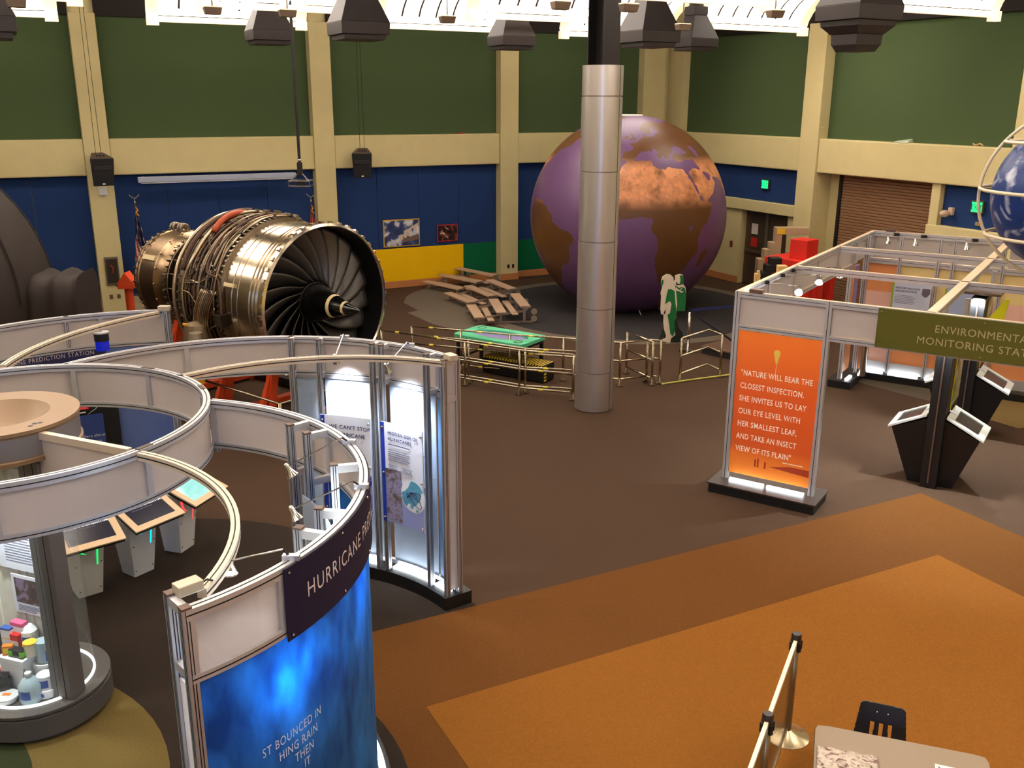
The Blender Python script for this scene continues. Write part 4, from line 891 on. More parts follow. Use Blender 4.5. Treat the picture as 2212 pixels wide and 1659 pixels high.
def radial(t, r0, r1, a, zs=(HT-.03, HB+.02)):
    for z in zs:
        p = lp(0, r0, a); q = lp(0, r1, a); MB().bar((*p, z), (*q, z), .045, .055).build('radial_bar', alu_w, t)
def arm_lamp(base, head, aim, label, power=60, angle=70, par=None):
    t = thing('arm_lamp', label, 'lamp', base, group='arm spotlights clamped on exhibit rails')
    b = Vector((0,0,0)); h = Vector(head)-Vector(base)
    MB().box(-.05, .05, -.02, .02, -.015, .02).build('clamp', alu, t, bevel=.004)
    mid = b.lerp(h, .12)+Vector((0,0,.06)); MB().tube([b, mid], .007, 6).build('cable', slot, t); MB().tube([mid, h+Vector((0,0,.05))], .006, 6).build('arm', chrome, t)
    d = (Vector(aim)-Vector(head)).normalized(); q = d.to_track_quat('Z', 'Y').to_matrix().to_4x4()
    MB().lathe([(.012, -.07), (.02, -.05), (.022, -.02), (.045, .035)], 16, Matrix.Translation(h) @ q).build('lamp_head', chrome, t, smooth=True)
    MB().lathe([(.0, .028), (.036, .028)], 14, Matrix.Translation(h) @ q).build('bulb', M('lit lamp face', (235, 245, 255), .5, emit=14), t)
    lamp('lamp_light', 'SPOT', Vector(head)+d*.06, power*SPOT, (.78, .88, 1), aim, t, .05, angle, 1.0)
def trans_box(p, rz, label):
    t = thing('transformer_box', label, 'box', p, rz); MB().box(-.07, .07, -.045, .045, 0, .06).build('housing', M('pale grey box', (196, 182, 160), .4, .3), t, bevel=.006); MB().tube([(.07,0,.02),(.11,.0,.03),(.15,.02,0)], .006, 6).build('lead', slot, t)
# ---- wall A : back right arc
cA, rA = (-2.405, 7.946), 2.305
A = thing('curved_exhibit_wall', 'curved lit exhibit wall with hurricane info boards on black plinth, nearest the column', 'exhibit wall', (*cA, 0))
header(A, (0, 0), rA, 36.5, 151, [37, 44.5, 62, 65.5, 82.3, 91, 119, 150])
AP = [(90.5, 1), (82.3, 1), (65.3, 1), (62.2, 1), (45, 1), (37, 1)]
for a, _ in AP: post(A, 2.15, a); radial(A, 2.15, rA, a)
for a in (37, 91): post(A, rA, a, cap=False)
graphic = M('pale blue printed panel', (196, 212, 232), .45, transl=.3, var=.12, vscale=1.2)
blue_gr = M('blue printed panel', (128, 170, 216), .45, transl=.3, var=.3, vscale=1.4)
for p, q, m_ in ((82.8, 90, graphic), (65.8, 82, graphic), (45.4, 62, graphic), (37.4, 44.6, blue_gr)):
    MB().arc((0,0), rA-.03, rA-.02, p, q, .2, HB-.02).build('backdrop_panel', m_, A)
MB().arc((0,0), 2.15, rA, 36.75, 37.1, .2, HB).build('end_panel', frost, A); MB().arc((0,0), 2.17, rA-.02, 36.75, 37.1, HB+.06, HT-.06).build('end_panel', frost, A)
for p, q in ((37.5, 90), ):
    MB().arc((0,0), rA-.05, rA-.01, p, q, HB-.03, HB+.01).build('panel_top_rail', alu, A); MB().arc((0,0), rA-.05, rA-.01, p, q, .17, .22).build('panel_bottom_rail', alu, A)
pl = MB().arc((0,0), 2.08, 2.42, 35.4, 94, 0, .15).build('plinth', black, A)
for p, q in ((38, 44), (46, 61), (66.5, 81), (83.5, 89)): MB().arc((0,0), 2.17, 2.24, p, q, .15, .175).build('light_strip', led, pl)
dtext = M('dark blue print', (38, 44, 96), .6); gtext = M('grey print', (120, 124, 150), .6)
acry = M('white printed acrylic', (222, 226, 240), .3); acry_b = M('lavender blue print', (150, 160, 214), .35); cobalt = M('cobalt print', (36, 60, 170), .35)
def on_arc(c, r, a_start, inward=True):
    """text mapper: x metres along the inner face from angle a_start (decreasing angle), y = height"""
    s = -1 if inward else 1
    return lambda x, y, z: (c[0]+r*math.cos(R(a_start)+s*x/r), c[1]+r*math.sin(R(a_start)+s*x/r), y)
def arc_text(t, txt, size, c, r, a, z, mat, inward=True, name='lettering', bold=0., sx=1., spacing=1.1):
    m = text_mb(txt, size, 'LEFT', spacing, bold, 0, sx); f = on_arc(c, r, a, inward); warp(m, lambda x, y, zz_: f(x, y+z, 0)); return m.build(name, mat, t)
def lines_arc(t, c, r, a, z, w, n, dz, mat, h=.008, name='text_lines', inward=True):
    m = MB(); s = -1 if inward else 1
    for i in range(n):
        ww = w*random.uniform(.8, 1); m.arc(c, r-.001, r+.0005, a, a+s*math.degrees(ww/r), z-i*dz-h, z-i*dz)
    m.build(name, mat, t)
def board(name, a0, a1, z0, z1):
    b = MB().arc((0,0), 2.085, 2.095, a1, a0, z0, z1).build(name, acry, A); m = MB().arc((0,0), 2.083, 2.085, a1, a0, z0, z0+(z1-z0)*.42).build('lower_print', acry_b, b)
    st_ = MB().arc((0,0), 2.0815, 2.083, a0-1.3, a0, z0, z1).build('blue_edge', cobalt, b)
    for a in (a0-.6, a1+.6):
        for z in (z0+.05, (z0+z1)/2, z1-.06):
            p = lp(0, 2.08, a); MB().sphere((*p, z), .016, 8, 6).build('standoff_knob', chrome, b)
    return b
b1 = board('info_board', 82.2, 65.8, .80, 1.95); b2 = board('info_board', 62.0, 45.4, .78, 1.95)
arc_text(b1, "WE CAN'T STOP", .062, (0,0), 2.08, 79.6, 1.80, dtext, bold=.001); arc_text(b1, 'A HURRICANE', .062, (0,0), 2.08, 79.6, 1.71, dtext, bold=.001); lines_arc(b1, (0,0), 2.08, 79.6, 1.66, .3, 2, .03, gtext)
arc_text(b2, 'HIDDEN SIDE OF', .052, (0,0), 2.08, 59.4, 1.82, dtext, bold=.001); arc_text(b2, 'HURRICANES', .052, (0,0), 2.08, 59.4, 1.75, dtext, bold=.001)
lines_arc(b2, (0,0), 2.08, 59.4, 1.71, .33, 1, .03, dtext); lines_arc(b2, (0,0), 2.08, 59.4, 1.65, .34, 6, .024, gtext); lines_arc(b2, (0,0), 2.08, 59.4, 1.47, .15, 4, .018, gtext, .006); lines_arc(b2, (0,0), 2.08, 54.3, 1.47, .17, 4, .018, gtext, .006)
storm = art('storm damaged trees photo', [(.3, (70, 56, 60)), (.45, (120, 104, 104)), (.55, (150, 150, 190)), (.7, (120, 96, 84))], 14, 3)
MB().arc((0,0), 2.081, 2.083, 54.6, 60.6, .80, 1.42).build('storm_photo', storm, b2)
# globe print: disc warped on the board
def disc_arc(t, r, a, z, rad, mat, name, off=2.081, n=28, ey=1.):
    m = MB(); f = on_arc((0,0), off, a); m.add([f(0, z, 0)] + [f(rad*math.cos(2*math.pi*i/n), z+ey*rad*math.sin(2*math.pi*i/n), 0) for i in range(n)], [(0, i+1, (i+1) % n+1) for i in range(n)]); return m.build(name, mat, t)
gp = art('globe print', [(.44, (90, 158, 190)), (.5, (96, 166, 196)), (.52, (226, 232, 240)), (.6, (232, 236, 244))], 4, 9)
disc_arc(b2, 2.08, 49.8, 1.17, .19, M('white print', (226, 232, 244), .4), 'globe_rim'); disc_arc(b2, 2.08, 49.8, 1.17, .178, gp, 'globe_print', 2.079)
f = on_arc((0,0), 2.077, 49.8); MB().tube([f(.1*math.cos(t_*.4)+.03*math.sin(t_*.9), 1.15+.1*math.sin(t_*.55)*math.cos(t_*.2), 0) for t_ in range(0, 30)], .004, 5).build('storm_track', dtext, b2)
disc_arc(b1, 2.08, 68.6, 1.21, .1, cobalt, 'evacuation_sign'); MB().arc((0,0), 2.081, 2.083, 66.2, 71, .88, 1.05).build('evacuation_sign', cobalt, b1); MB().arc((0,0), 2.080, 2.0815, 67.4, 69.4, .94, .99).build('arrow_print', white, b1)
arc_text(b1, 'EVACUATION', .03, (0,0), 2.079, 70.6, 1.22, white); arc_text(b1, 'ROUTE', .03, (0,0), 2.079, 69.4, 1.17, white)
arm_lamp((-1.84, 10.18, 2.79), (-1.9, 9.92, 2.6), (-1.75, 10.25, 1.75), 'chrome arm spotlight above the board about not stopping hurricanes', 210, 84)
arm_lamp((-1.09, 9.84, 2.79), (-1.30, 9.56, 2.6), (-1.0, 9.85, 1.7), 'chrome arm spotlight above the hidden side of hurricanes board', 180, 84)
trans_box((-.62, 9.28, HT), 125, 'small metal transformer box on the end post of the wall nearest the column')
# ---- ring C
cC, rC = (-4.195, 7.468), 1.6
C_ = thing('ring_canopy', 'big round header ring of frosted panels above the display case', 'canopy', (*cC, 0))
header(C_, (0, 0), rC, -115, 190, [-115, -66, -27, 31, 66, 95, 130, 160, 190])
for a in (31, -27, 66, 130):
    x, y = lp(0, rC, a); MB().box(-.07, .07, -.02, .02, HT, HT+.006, Matrix.Translation((x, y, 0)) @ Matrix.Rotation(R(a+90), 4, 'Z')).build('joint_plate', M('dark joint plate', (70, 54, 44), .5), C_)
for a in (150, -150+300, -80): post(C_, rC, a, 0.02, HB, .06, False)
# ---- wall E : front arc with blue graphic
cE, rE = (-3.092, 5.899), 2.08
E = thing('curved_exhibit_wall', 'curved exhibit wall with glowing blue graphic and dark violet HURRICANE sign, in front', 'exhibit wall', (*cE, 0))
header(E, (0, 0), rE, -47.5, 77, [-47, -31, -5, 15, 38, 46, 76.5])
for a in (46, 38, 15, -8.4, -17.5, -47): post(E, 1.88, a); radial(E, 1.88, rE, a)
post(E, rE, -47.3, cap=True); post(E, rE, 76.7, HB-.04, HT-.02, .05, False)
water = bpy.data.materials.new('blue backlit fabric'); water.use_nodes = True; N_, L_, b_ = nodes(water)
tc = N_.new('ShaderNodeTexCoord'); mp = N_.new('ShaderNodeMapping'); mp.inputs['Rotation'].default_value = (.5, .4, .3); mp.inputs['Scale'].default_value = (1.0, 3.2, 1.2); L_.new(tc.outputs['Object'], mp.inputs[0])
nz = N_.new('ShaderNodeTexNoise'); nz.inputs['Scale'].default_value = 1.6; nz.inputs['Detail'].default_value = 7; L_.new(mp.outputs[0], nz.inputs[0])
rp = N_.new('ShaderNodeValToRGB'); rp.color_ramp.elements[0].position = .3; rp.color_ramp.elements[0].color = (*lin((24, 84, 150)), 1); rp.color_ramp.elements[1].position = .72; rp.color_ramp.elements[1].color = (*lin((70, 160, 226)), 1); L_.new(nz.outputs['Fac'], rp.inputs[0])
L_.new(rp.outputs[0], b_.inputs['Base Color']); b_.inputs['Roughness'].default_value = .6; tl = N_.new('ShaderNodeBsdfTranslucent'); L_.new(rp.outputs[0], tl.inputs[0]); mxs = N_.new('ShaderNodeMixShader'); mxs.inputs[0].default_value = .55
L_.new(b_.outputs[0], mxs.inputs[1]); L_.new(tl.outputs[0], mxs.inputs[2]); L_.new(mxs.outputs[0], N_['Material Output'].inputs[0])
gfx = MB().arc((0,0), rE+.005, rE+.012, -47.4, 40, .2, HB, 60).build('blue_graphic', water, E)
MB().arc((0,0), 1.84, 1.85, -47, 40, .2, HB-.1).build('inner_panel', M('inner frosted panel', (206, 216, 232), .5, transl=.5), E)
MB().arc((0,0), 1.85, 2.03, -47.3, -46.9, .2, HB-.06).build('end_panel', frost, E)
plE = MB().arc((0,0), 1.75, 2.2, -49, 42, 0, .15).build('plinth', black, E); MB().arc((0,0), rE+.03, rE+.08, -46, 40, .15, .175).build('light_strip', led, plE)
violet = M('dark violet sign', (33, 28, 52), .6, spec=.2); sgn = MB().arc((0,0), rE+.035, rE+.042, -31, 29, HB-.03, HT-.01, 50).build('name_sign', violet, E)
ivt = M('pale lettering', (214, 202, 200), .5)
arc_text(sgn, 'HURRICANE PREDICTION', .142, (0,0), rE+.045, -26.2, 2.515, ivt, inward=False, bold=.0, sx=.81, spacing=1.18)
for a in (-30, -15, 0, 15): 
    for z in (HB+.0, HT-.04): MB().sphere((*lp(0, rE+.045, a), z), .009, 8, 6).build('screw', chrome, sgn)
wt2 = M('white lettering', (206, 220, 236), .5)
for s_, a, z in (('ST BOUNCED IN', -37.2, 1.66), ('HING RAIN', -34.0, 1.565), ('THEN', -30.6, 1.475), ('IT', -28.6, 1.39)):
    arc_text(gfx, s_, .085, (0,0), rE+.0135, a, z, wt2, inward=False, sx=.72, spacing=1.12)
arm_lamp((-1.24, 6.84, 2.79), (-1.62, 6.5, 2.68), (-1.2, 6.5, 1.9), 'chrome arm spotlight high on the curved blue wall, farthest of three', 60, 70)
arm_lamp((-1.014, 5.97, 2.79), (-1.42, 5.74, 2.68), (-1.05, 5.55, 2.0), 'chrome arm spotlight in the middle of the curved blue wall', 70, 70)
arm_lamp((-1.256, 4.925, 2.79), (-1.62, 4.96, 2.70), (-1.5, 4.55, 2.35), 'chrome arm spotlight just behind the violet sign, nearest', 40, 80)
lamp('cavity_light', 'POINT', pol(cE, 1.97, -30, 2.08), 30*SPOT, (.9, 1, .95), None, gfx, .12)
lamp('cavity_light', 'POINT', pol(cE, 1.97, -4, 2.2), 12*SPOT, (.9, 1, .95), None, gfx, .12)
trans_box((-1.72, 4.55, HT), 45, 'small metal transformer box on the front end of the blue wall')
# ---- wall F : back left arc
cF, rF = (-4.02, 9.205), 2.41
F = thing('curved_exhibit_wall', 'curved exhibit wall with dark blue prediction station strip, far left behind the ring', 'exhibit wall', (*cF, 0))
header(F, (0, 0), rF, 96, 178, [96.5, 115, 124, 150, 177.5])
post(F, rF, 96.3); post(F, rF-.12, 96.3, cap=False); post(F, rF, 124, cap=False)
MB().arc((0,0), rF-.02, rF-.01, 96.6, 178, .16, HB-.01).build('blue_fabric', M('slate blue fabric', (96, 116, 170), .7, var=.15, vscale=1.5), F)
MB().arc((0,0), 2.2, 2.5, 95.5, 178, 0, .15).build('plinth', black, F)
sF = MB().arc((0,0), rF-.045, rF-.038, 114.6, 172, 2.15, HB-.005).build('name_sign', M('navy sign', (30, 30, 78), .45), F)
arc_text(sF, 'HURRICANE PREDICTION STATION', .075, (0,0), rF-.047, 146, 2.285, ivt, sx=.86, spacing=1.15); MB().sphere((*lp(0, rF-.05, 115.5), 2.33), .014, 8, 6).build('screw', chrome, sF)
bb = MB().arc((0,0), rF-.1, rF-.04, 113, 131, .75, 2.0).build('black_media_board', black, F)
MB().arc((0,0), rF-.105, rF-.1, 121.4, 127, 1.62, 1.73).build('red_label', M('glowing red label', (190, 20, 30), .4, emit=.5), bb); arc_text(bb, 'HURRICANE', .035, (0,0), rF-.107, 126.4, 1.68, white); arc_text(bb, 'HUNTERS', .03, (0,0), rF-.107, 125.6, 1.63, white); MB().arc((0,0), rF-.105, rF-.1, 122.4, 128, 1.575, 1.59).build('white_bar', white, bb)  # red printed label, its glow put into the material
scr = MB().arc((0,0), rF-.13, rF-.12, 117.6, 128, 1.02, 1.55).build('acrylic_sign', M('glowing navy acrylic', (40, 52, 92), .2, emit=.35), bb)  # acrylic sign, no display: the glow is added in its material
arc_text(scr, 'differs about', .052, (0,0), rF-.133, 125.0, 1.26, white); arc_text(scr, 'hurricanes.', .052, (0,0), rF-.133, 125.0, 1.185, white)
MB().arc((0,0), rF-.11, rF-.1, 113.2, 118, .76, 1.1).build('storm_print', art('purple storm print', [(.35, (60, 44, 62)), (.5, (120, 90, 116)), (.65, (160, 130, 150))], 5, 4), bb)
MB().tube([pol((0,0), rF-.12, 117.6, 1.7), pol((0,0), rF-.14, 119.5, 1.62), pol((0,0), rF-.14, 122, 1.56)], .004, 5).build('wire', alu, bb)
trans_box((-4.3, 11.55, HT), 0, 'small metal transformer box on the end post of the far left wall')
bk = thing('beacon_lamp', 'blue glowing cylindrical beacon hanging under the thin curved tie rail', 'lamp', (-4.74, 10.69, 2.5))
MB().lathe([(.0, .2), (.082, .2), (.082, .11), (.08, .11)], 24).build('cap', M('black beacon cap', (20, 18, 22), .4), bk, smooth=True)
MB().lathe([(.076, .11), (.076, 0), (.0, 0)], 24).build('blue_lens', M('glowing blue lens', (14, 30, 170), .2, emit=.5), bk, smooth=True); MB().lathe([(.085, .2), (.085, .215), (0, .215)], 24).build('rim', alu_w, bk); MB().tube([(0,0,.2),(0,0,.25)], .012, 6).build('stem', alu, bk)
# ---- tie rails
def tie(name, c, r, a0, a1, label, z=HT-.03):
    o = MB().arc((0,0), r-.028, r+.028, a0, a1, z-.03, z+.03).build(name, warmw, mx=Matrix.Translation((*c, 0))); tag(o, label, 'rail', 'curved tie rails of the hurricane exhibit')
    s_ = MB(); s_.arc((0,0), r+.028, r+.0295, a0, a1, z-.005, z+.005); s_.arc((0,0), r-.0295, r-.028, a0, a1, z-.005, z+.005); s_.arc((0,0), r-.004, r+.004, a0, a1, z+.03, z+.0312); s_.build('slot_line', slot, o)
tie('tie_rail', (-1.561, 7.395), 2.04, 64, 141.5, 'thin curved tie rail from the ring to the wall nearest the column')
tie('tie_rail', (-3.563, 4.884), 1.926, -9, 65.5, 'thin curved tie rail sweeping from the ring down to the violet sign wall')
tie('tie_rail', (-1.83, 9.524), 3.217, 142, 189, 'thin curved tie rail from the ring to the far left wall')
sp = thing('spoke_panel', 'straight frosted spoke panel between display case and ring', 'panel', (-3.55, 6.9, 0))
MB().bar((-.3, .28, HT-.05), (.66, -.14, HT-.05), .05, .06).build('top_rail', warmw, sp); MB().bar((-.3, .28, HB+.02), (.66, -.14, HB+.02), .05, .05).build('bottom_rail', alu_w, sp); MB().bar((-.28, .27, (HT+HB)/2), (.64, -.13, (HT+HB)/2), .012, HT-HB-.06).build('frosted_panel', frost, sp)
# ---- simulator kiosks
tanf = M('tan screen frame', (222, 190, 150), .5); kw = M('white kiosk body', (214, 214, 206), .5)
def kiosk(p, rz, rgb, label, scr, txt):
    t = thing('simulator_kiosk', label, 'kiosk', p, rz, group='hurricane simulator kiosks')
    MB().hexa([(-.13,-.12,0),(.13,-.12,0),(.13,.12,0),(-.13,.12,0),(-.2,-.2,.78),(.2,-.2,.78),(.2,.16,.78),(-.2,.16,.78)]).build('pedestal', kw, t, bevel=.008)
    lm = M('lit strip %d %d %d' % rgb, rgb, .4, emit=1.3)
    MB().hexa([(.075,-.125,.12),(.09,-.125,.12),(.09,-.12,.12),(.075,-.12,.12),(.105,-.199,.68),(.125,-.199,.68),(.125,-.19,.68),(.105,-.19,.68)]).build('light_strip', lm, t)
    m = MB(); n = 12; f = lambda z: -.121-.08*z/.78-.004
    pts = [(-.1+.12*(1-math.cos(R(90*i/n))), .72-.2*math.sin(R(90*i/n))) for i in range(n+1)]; pts2 = [(-.16+.16*(1-math.cos(R(90*i/n)))+.02, .72-.2*math.sin(R(90*i/n))) for i in range(n+1)]
    m.add([(x, f(z), z) for x, z in pts]+[(x, f(z), z) for x, z in pts2], [(i, i+1, n+2+i, n+1+i) for i in range(n)]); m.build('crescent_light', lm, t)
    mb = MB()
    for x, z in ((-.11,.08),(.11,.08),(-.13,.4),(.14,.4)): mb.sphere((x, f(z)+.002, z), .008, 6, 4)
    mb.build('screws', slot, t, kind='stuff')
    tilt = Matrix.Translation((0, -.3, .86)) @ Matrix.Rotation(R(22), 4, 'X')
    MB().box(-.31, .31, -.26, .26, -.05, -.012, tilt).build('screen_back', black, t)
    fr = MB()
    for b in ((-.32,.32,-.27,-.19),(-.32,.32,.21,.27),(-.32,-.245,-.19,.21),(.245,.32,-.19,.21)): fr.box(b[0],b[1],b[2],b[3],-.012,.006,tilt)
    fr.build('screen_frame', tanf, t)
    s = MB().box(-.245,.245,-.19,.21,-.012,-.004,tilt).build('screen', scr, t)
    if txt:
        tx = text_mb(txt, .042, 'CENTER', 1.05, .0012); warp(tx, lambda x, y, z: tilt @ Vector((x, y+.07, -.002))); tx.build('lettering', M('glowing white letters', (240, 240, 240), .5, emit=.8), s)
        MB().box(-.16,.1,.035,.04,-.004,-.0025,tilt).build('subtitle_line', gtext, s)
dk = M('dark lit screen', (40, 40, 54), .15, emit=.12); cyan = art('cyan storm screen', [(.35, (90, 190, 196)), (.5, (140, 206, 206)), (.62, (200, 220, 216))], 4, 6); cb = nodes(cyan)[2]; cb.inputs['Emission Strength'].default_value = .35; cb.inputs['Emission Color'].default_value = (.3, .7, .7, 1)
kiosk((-4.74, 9.56, 0), 40, (20, 220, 110), 'white simulator kiosk with green light strip, left of three', dk, 'HURRICANE SIMULATOR')
kiosk((-4.36, 10.05, 0), 56, (0, 210, 235), 'white simulator kiosk with cyan light strip, middle of three', dk, 'HURRICANE SIMULATOR')
kiosk((-4.08, 10.65, 0), 72, (255, 70, 70), 'white simulator kiosk with red light strip and cyan screen, right of three', cyan, None)
# ================================================================== DISPLAY CASE
cD = Vector((-4.25, 7.46, 0))
dc = thing('display_case', 'round glass display case of emergency supplies with wide disc cap', 'display case', cD)
drum = M('dark grey drum', (84, 80, 76), .5, var=.08, vscale=6); capm = M('gold grey cap', (146, 118, 88), .5, .2)
MB().lathe([(.0, 0), (.55, 0), (.55, .06), (.6, .06), (.6, .25), (.575, .26), (.575, .272), (.6, .275), (.6, .3), (.0, .3)], 64).build('base_drum', drum, dc, smooth=True)
MB().lathe([(.455, .3), (.455, .318), (.475, .318), (.475, .3)], 64).build('lit_rim', M('lit white rim', (240, 245, 240), .5, emit=1.5), dc, smooth=True)
MB().lathe([(.47, .31), (.47, 2.5)], 48, a0=-175, a1=100).build('curved_glass', glass, dc, smooth='all')
MB().lathe([(.0, 2.5), (.5, 2.5), (.63, 2.53), (.63, 2.56), (.615, 2.57), (.615, 2.76), (.63, 2.77), (.63, 2.8), (.4, 2.8), (.37, 2.77), (.2, 2.66), (.0, 2.63)], 64).build('disc_cap', capm, dc, smooth=True)
MB().lathe([(.616, 2.575), (.618, 2.75)], 64).build('cap_band', M('satin grey band', (150, 146, 148), .4, .6), dc, smooth=True)
mb = MB()
for a, r in ((-30, .5), (-36, .53), (-26, .52)): mb.cyl((r*math.cos(R(a)), r*math.sin(R(a)), 2.8), .02, .002, 12)
mb.build('cap_holes', black, dc, kind='stuff')
wd = Vector((-.93, .36, 0)).normalized(); wn = Vector((-.36, -.93, 0)).normalized(); w0 = Vector((.32, -.06, 0))
WMX = Matrix.Identity(4)
for i, c in enumerate((-wd, -wn, Vector((0,0,1)))):
    for j in range(3): WMX[j][i] = c[j]
WMX.translation = w0                                   # local: +x to the right along wall, -y towards viewer
MB().box(-.78, .05, .0, .03, .3, 2.5, WMX).build('back_board', M('white distressed wood', (216, 214, 200), .6, var=.12, vscale=9), dc)
for x0, x1, z0, z1 in ((-.74, -.42, 1.5, 2.3), (-.36, -.04, 1.5, 2.3), (-.74, -.42, .4, 1.36), (-.36, -.04, .4, 1.36)):
    m = MB()
    for b in ((x0, x1, z0, z0+.03), (x0, x1, z1-.03, z1), (x0, x0+.03, z0, z1), (x1-.03, x1, z0, z1)): m.box(b[0], b[1], -.012, 0, b[2], b[3], WMX)
    m.build('door_moulding', M('white door moulding', (226, 222, 206), .6), dc)
MB().box(-.09, .11, -.08, .1, .3, 2.5, Matrix.Translation((.37, -.24, 0)) @ Matrix.Rotation(R(-14), 4, 'Z')).build('corner_post', M('brushed post', (126, 120, 116), .45, .5), dc, bevel=.01)
m = MB(); m.box(-.03, -.026, -.082, -.08, .3, 2.5, Matrix.Translation((.37, -.24, 0)) @ Matrix.Rotation(R(-14), 4, 'Z')); m.box(.05, .056, -.082, -.08, .3, 2.5, Matrix.Translation((.37, -.24, 0)) @ Matrix.Rotation(R(-14), 4, 'Z')); m.build('slot_line', slot, dc)
n1 = MB().box(-.6, -.1, -.03, -.02, 1.34, 1.78, WMX).build('text_notice', acry, dc)
m = MB()
for i in range(13): m.box(-.52, -.52+random.uniform(.28, .38), -.0315, -.03, 1.73-i*.026, 1.738-i*.026, WMX)
m.build('text_lines', gtext, n1)
n2 = MB().box(-.48, -.06, -.045, -.035, .93, 1.3, WMX).build('photo_notice', acry, dc); MB().box(-.1, -.06, -.047, -.045, .93, 1.3, WMX).build('blue_edge', cobalt, n2); MB().box(-.45, -.13, -.0465, -.045, 1.03, 1.27, WMX).build('photo', art('crowd photo', [(.4, (60, 46, 40)), (.55, (84, 66, 60)), (.64, (130, 110, 140))], 9, 8), n2)
m = MB()
for i in range(5): m.box(-.44, -.44+random.uniform(.2, .3), -.0465, -.045, 1.005-i*.014, 1.01-i*.014, WMX)
m.build('text_lines', gtext, n2)
lamp('case_light', 'SPOT', cD + Vector((-.02, -.2, 2.46)), 150*SPOT, (.92, 1, .96), cD + Vector((-.1, -.12, .3)), dc, .06, 75, .5)
# ---- supplies inside the case: base points are local to case centre
def item(name, label, cat, x, y, z, rz, parts):
    t = thing(name, label, cat, cD + Vector((x, y, z)), rz)
    for nm, mb, mat, sm in parts: mb.build(nm, mat, t, smooth=sm, bevel=0 if sm else .004)
    return t
def bx(w, d, h, z=0): return MB().box(-w/2, w/2, -d/2, d/2, z, z+h)
def lt(p, n=20): return MB().lathe(p, n)
pw = M('white plastic', (236, 238, 238), .4); pr = M('red packaging', (206, 36, 32), .45); po = M('orange packaging', (236, 130, 30), .45); py_ = M('yellow packaging', (244, 200, 60), .45); pb = M('blue packaging', (44, 84, 170), .45); pk = M('pink packaging', (226, 96, 140), .45); pg = M('lime green plastic', (110, 200, 40), .4); og = M('olive bag', (150, 160, 70), .7); clear = M('translucent water jug', (206, 232, 240), .2, trans=.4); gy = M('grey plastic', (110, 112, 118), .5)
D0 = .302
item('water_jug', 'rounded translucent water jug with a blue label at front of the case', 'jug', .10, -.33, D0, 15, [('body', lt([(0,0),(.09,0),(.095,.03),(.095,.15),(.06,.2),(.025,.225),(.025,.25),(0,.25)]), clear, True), ('label', MB().lathe([(.0965,.05),(.0965,.13)], 8, a0=-150, a1=-80), pb, True), ('cap', lt([(.028,.245),(.028,.265),(0,.265)]), pw, True)])
item('lunch_tub', 'flat round white lidded tub with orange sticker at front left of the case', 'container', -.1, -.35, D0, 0, [('bowl', lt([(0,0),(.075,0),(.09,.04),(.0,.04)]), pw, True), ('lid', lt([(.095,.04),(.095,.052),(.06,.06),(0,.06)]), M('pale grey lid', (216, 220, 224), .4), True), ('sticker', bx(.07,.035,.004,.06), po, False)])
item('wipes_tub', 'white tub with blue print stacked beside the red striped bag', 'tub', .2, -.25, D0, 10, [('tub', lt([(0,0),(.085,0),(.1,.08),(.0,.08)]), pw, True), ('top_pack', lt([(.0,.08),(.075,.08),(.07,.2),(.04,.22),(0,.22)]), pw, True), ('print', MB().lathe([(.0765,.1),(.0735,.17)], 8, a0=-130, a1=-60), pb, True), ('label', MB().lathe([(.0905,.02),(.098,.06)], 8, a0=-140, a1=-90), pb, True)])
item('flour_bag', 'tall white bag with a broad red stripe against the corner post', 'bag', .28, -.17, D0, -20, [('bag', MB().hexa([(-.05,-.04,0),(.05,-.04,0),(.05,.04,0),(-.05,.04,0),(-.045,-.03,.42),(.045,-.03,.42),(.045,.03,.42),(-.045,.03,.42)]), pw, False), ('red_stripe', MB().hexa([(-.02,-.046,0),(.052,-.046,0),(.052,-.03,0),(-.02,-.03,0),(-.01,-.036,.36),(.047,-.036,.36),(.047,-.02,.36),(-.01,-.02,.36)]), pr, False)])
item('black_lantern', 'black lantern jar at left front of the case', 'lantern', -.17, -.24, D0, 0, [('jar', lt([(0,0),(.06,0),(.065,.02),(.065,.14),(.05,.16),(.05,.18),(0,.18)]), M('glossy black', (26, 26, 30), .2), True), ('handle', MB().tube([(-.06,0,.15),(-.05,0,.21),(.05,0,.21),(.06,0,.15)], .008, 6), black, True)])
item('white_cooler', 'white rounded cooler box supporting the stacked supplies', 'cooler', -.08, -.1, D0, -18, [('body', bx(.26,.2,.26), pw, False), ('lid', bx(.28,.22,.05,.26), pw, False), ('handle', MB().tube([(.14,-.1,.24),(.15,-.14,.12),(.14,-.1,.05)], .008, 6), gy, True)])
item('white_bucket', 'white bucket right of the cooler under the clear tub', 'bucket', .13, -.08, D0, 0, [('pail', lt([(0,0),(.09,0),(.105,.22),(0,.22)]), pw, True), ('rim', lt([(.11,.21),(.11,.235),(.09,.235),(.09,.21)]), pw, True)])
zt = D0+.312
item('hand_crank_radio', 'lime green and black hand-crank radio lying on the cooler', 'radio', -.06, -.15, zt, -18, [('body', bx(.15,.07,.07), M('black radio', (30, 34, 34), .4), False), ('green_shell', MB().box(-.078,-.03,-.038,.038,.01,.06), pg, False), ('green_end', MB().box(.045,.078,-.038,.038,.01,.06), pg, False)])
item('biscuit_carton', 'red and white food carton upright on the cooler', 'carton', -.12, -.05, zt, -20, [('box', bx(.1,.05,.16), pr, False), ('white_band', MB().box(-.051,.051,-.0265,-.025,.04,.1), pw, False)])
item('snack_box', 'orange yellow snack box beside the red carton', 'carton', -.16, -.12, zt, 10, [('box', bx(.09,.05,.09), po, False), ('yellow_face', MB().box(-.035,.035,-.027,-.025,.02,.07), py_, False)])
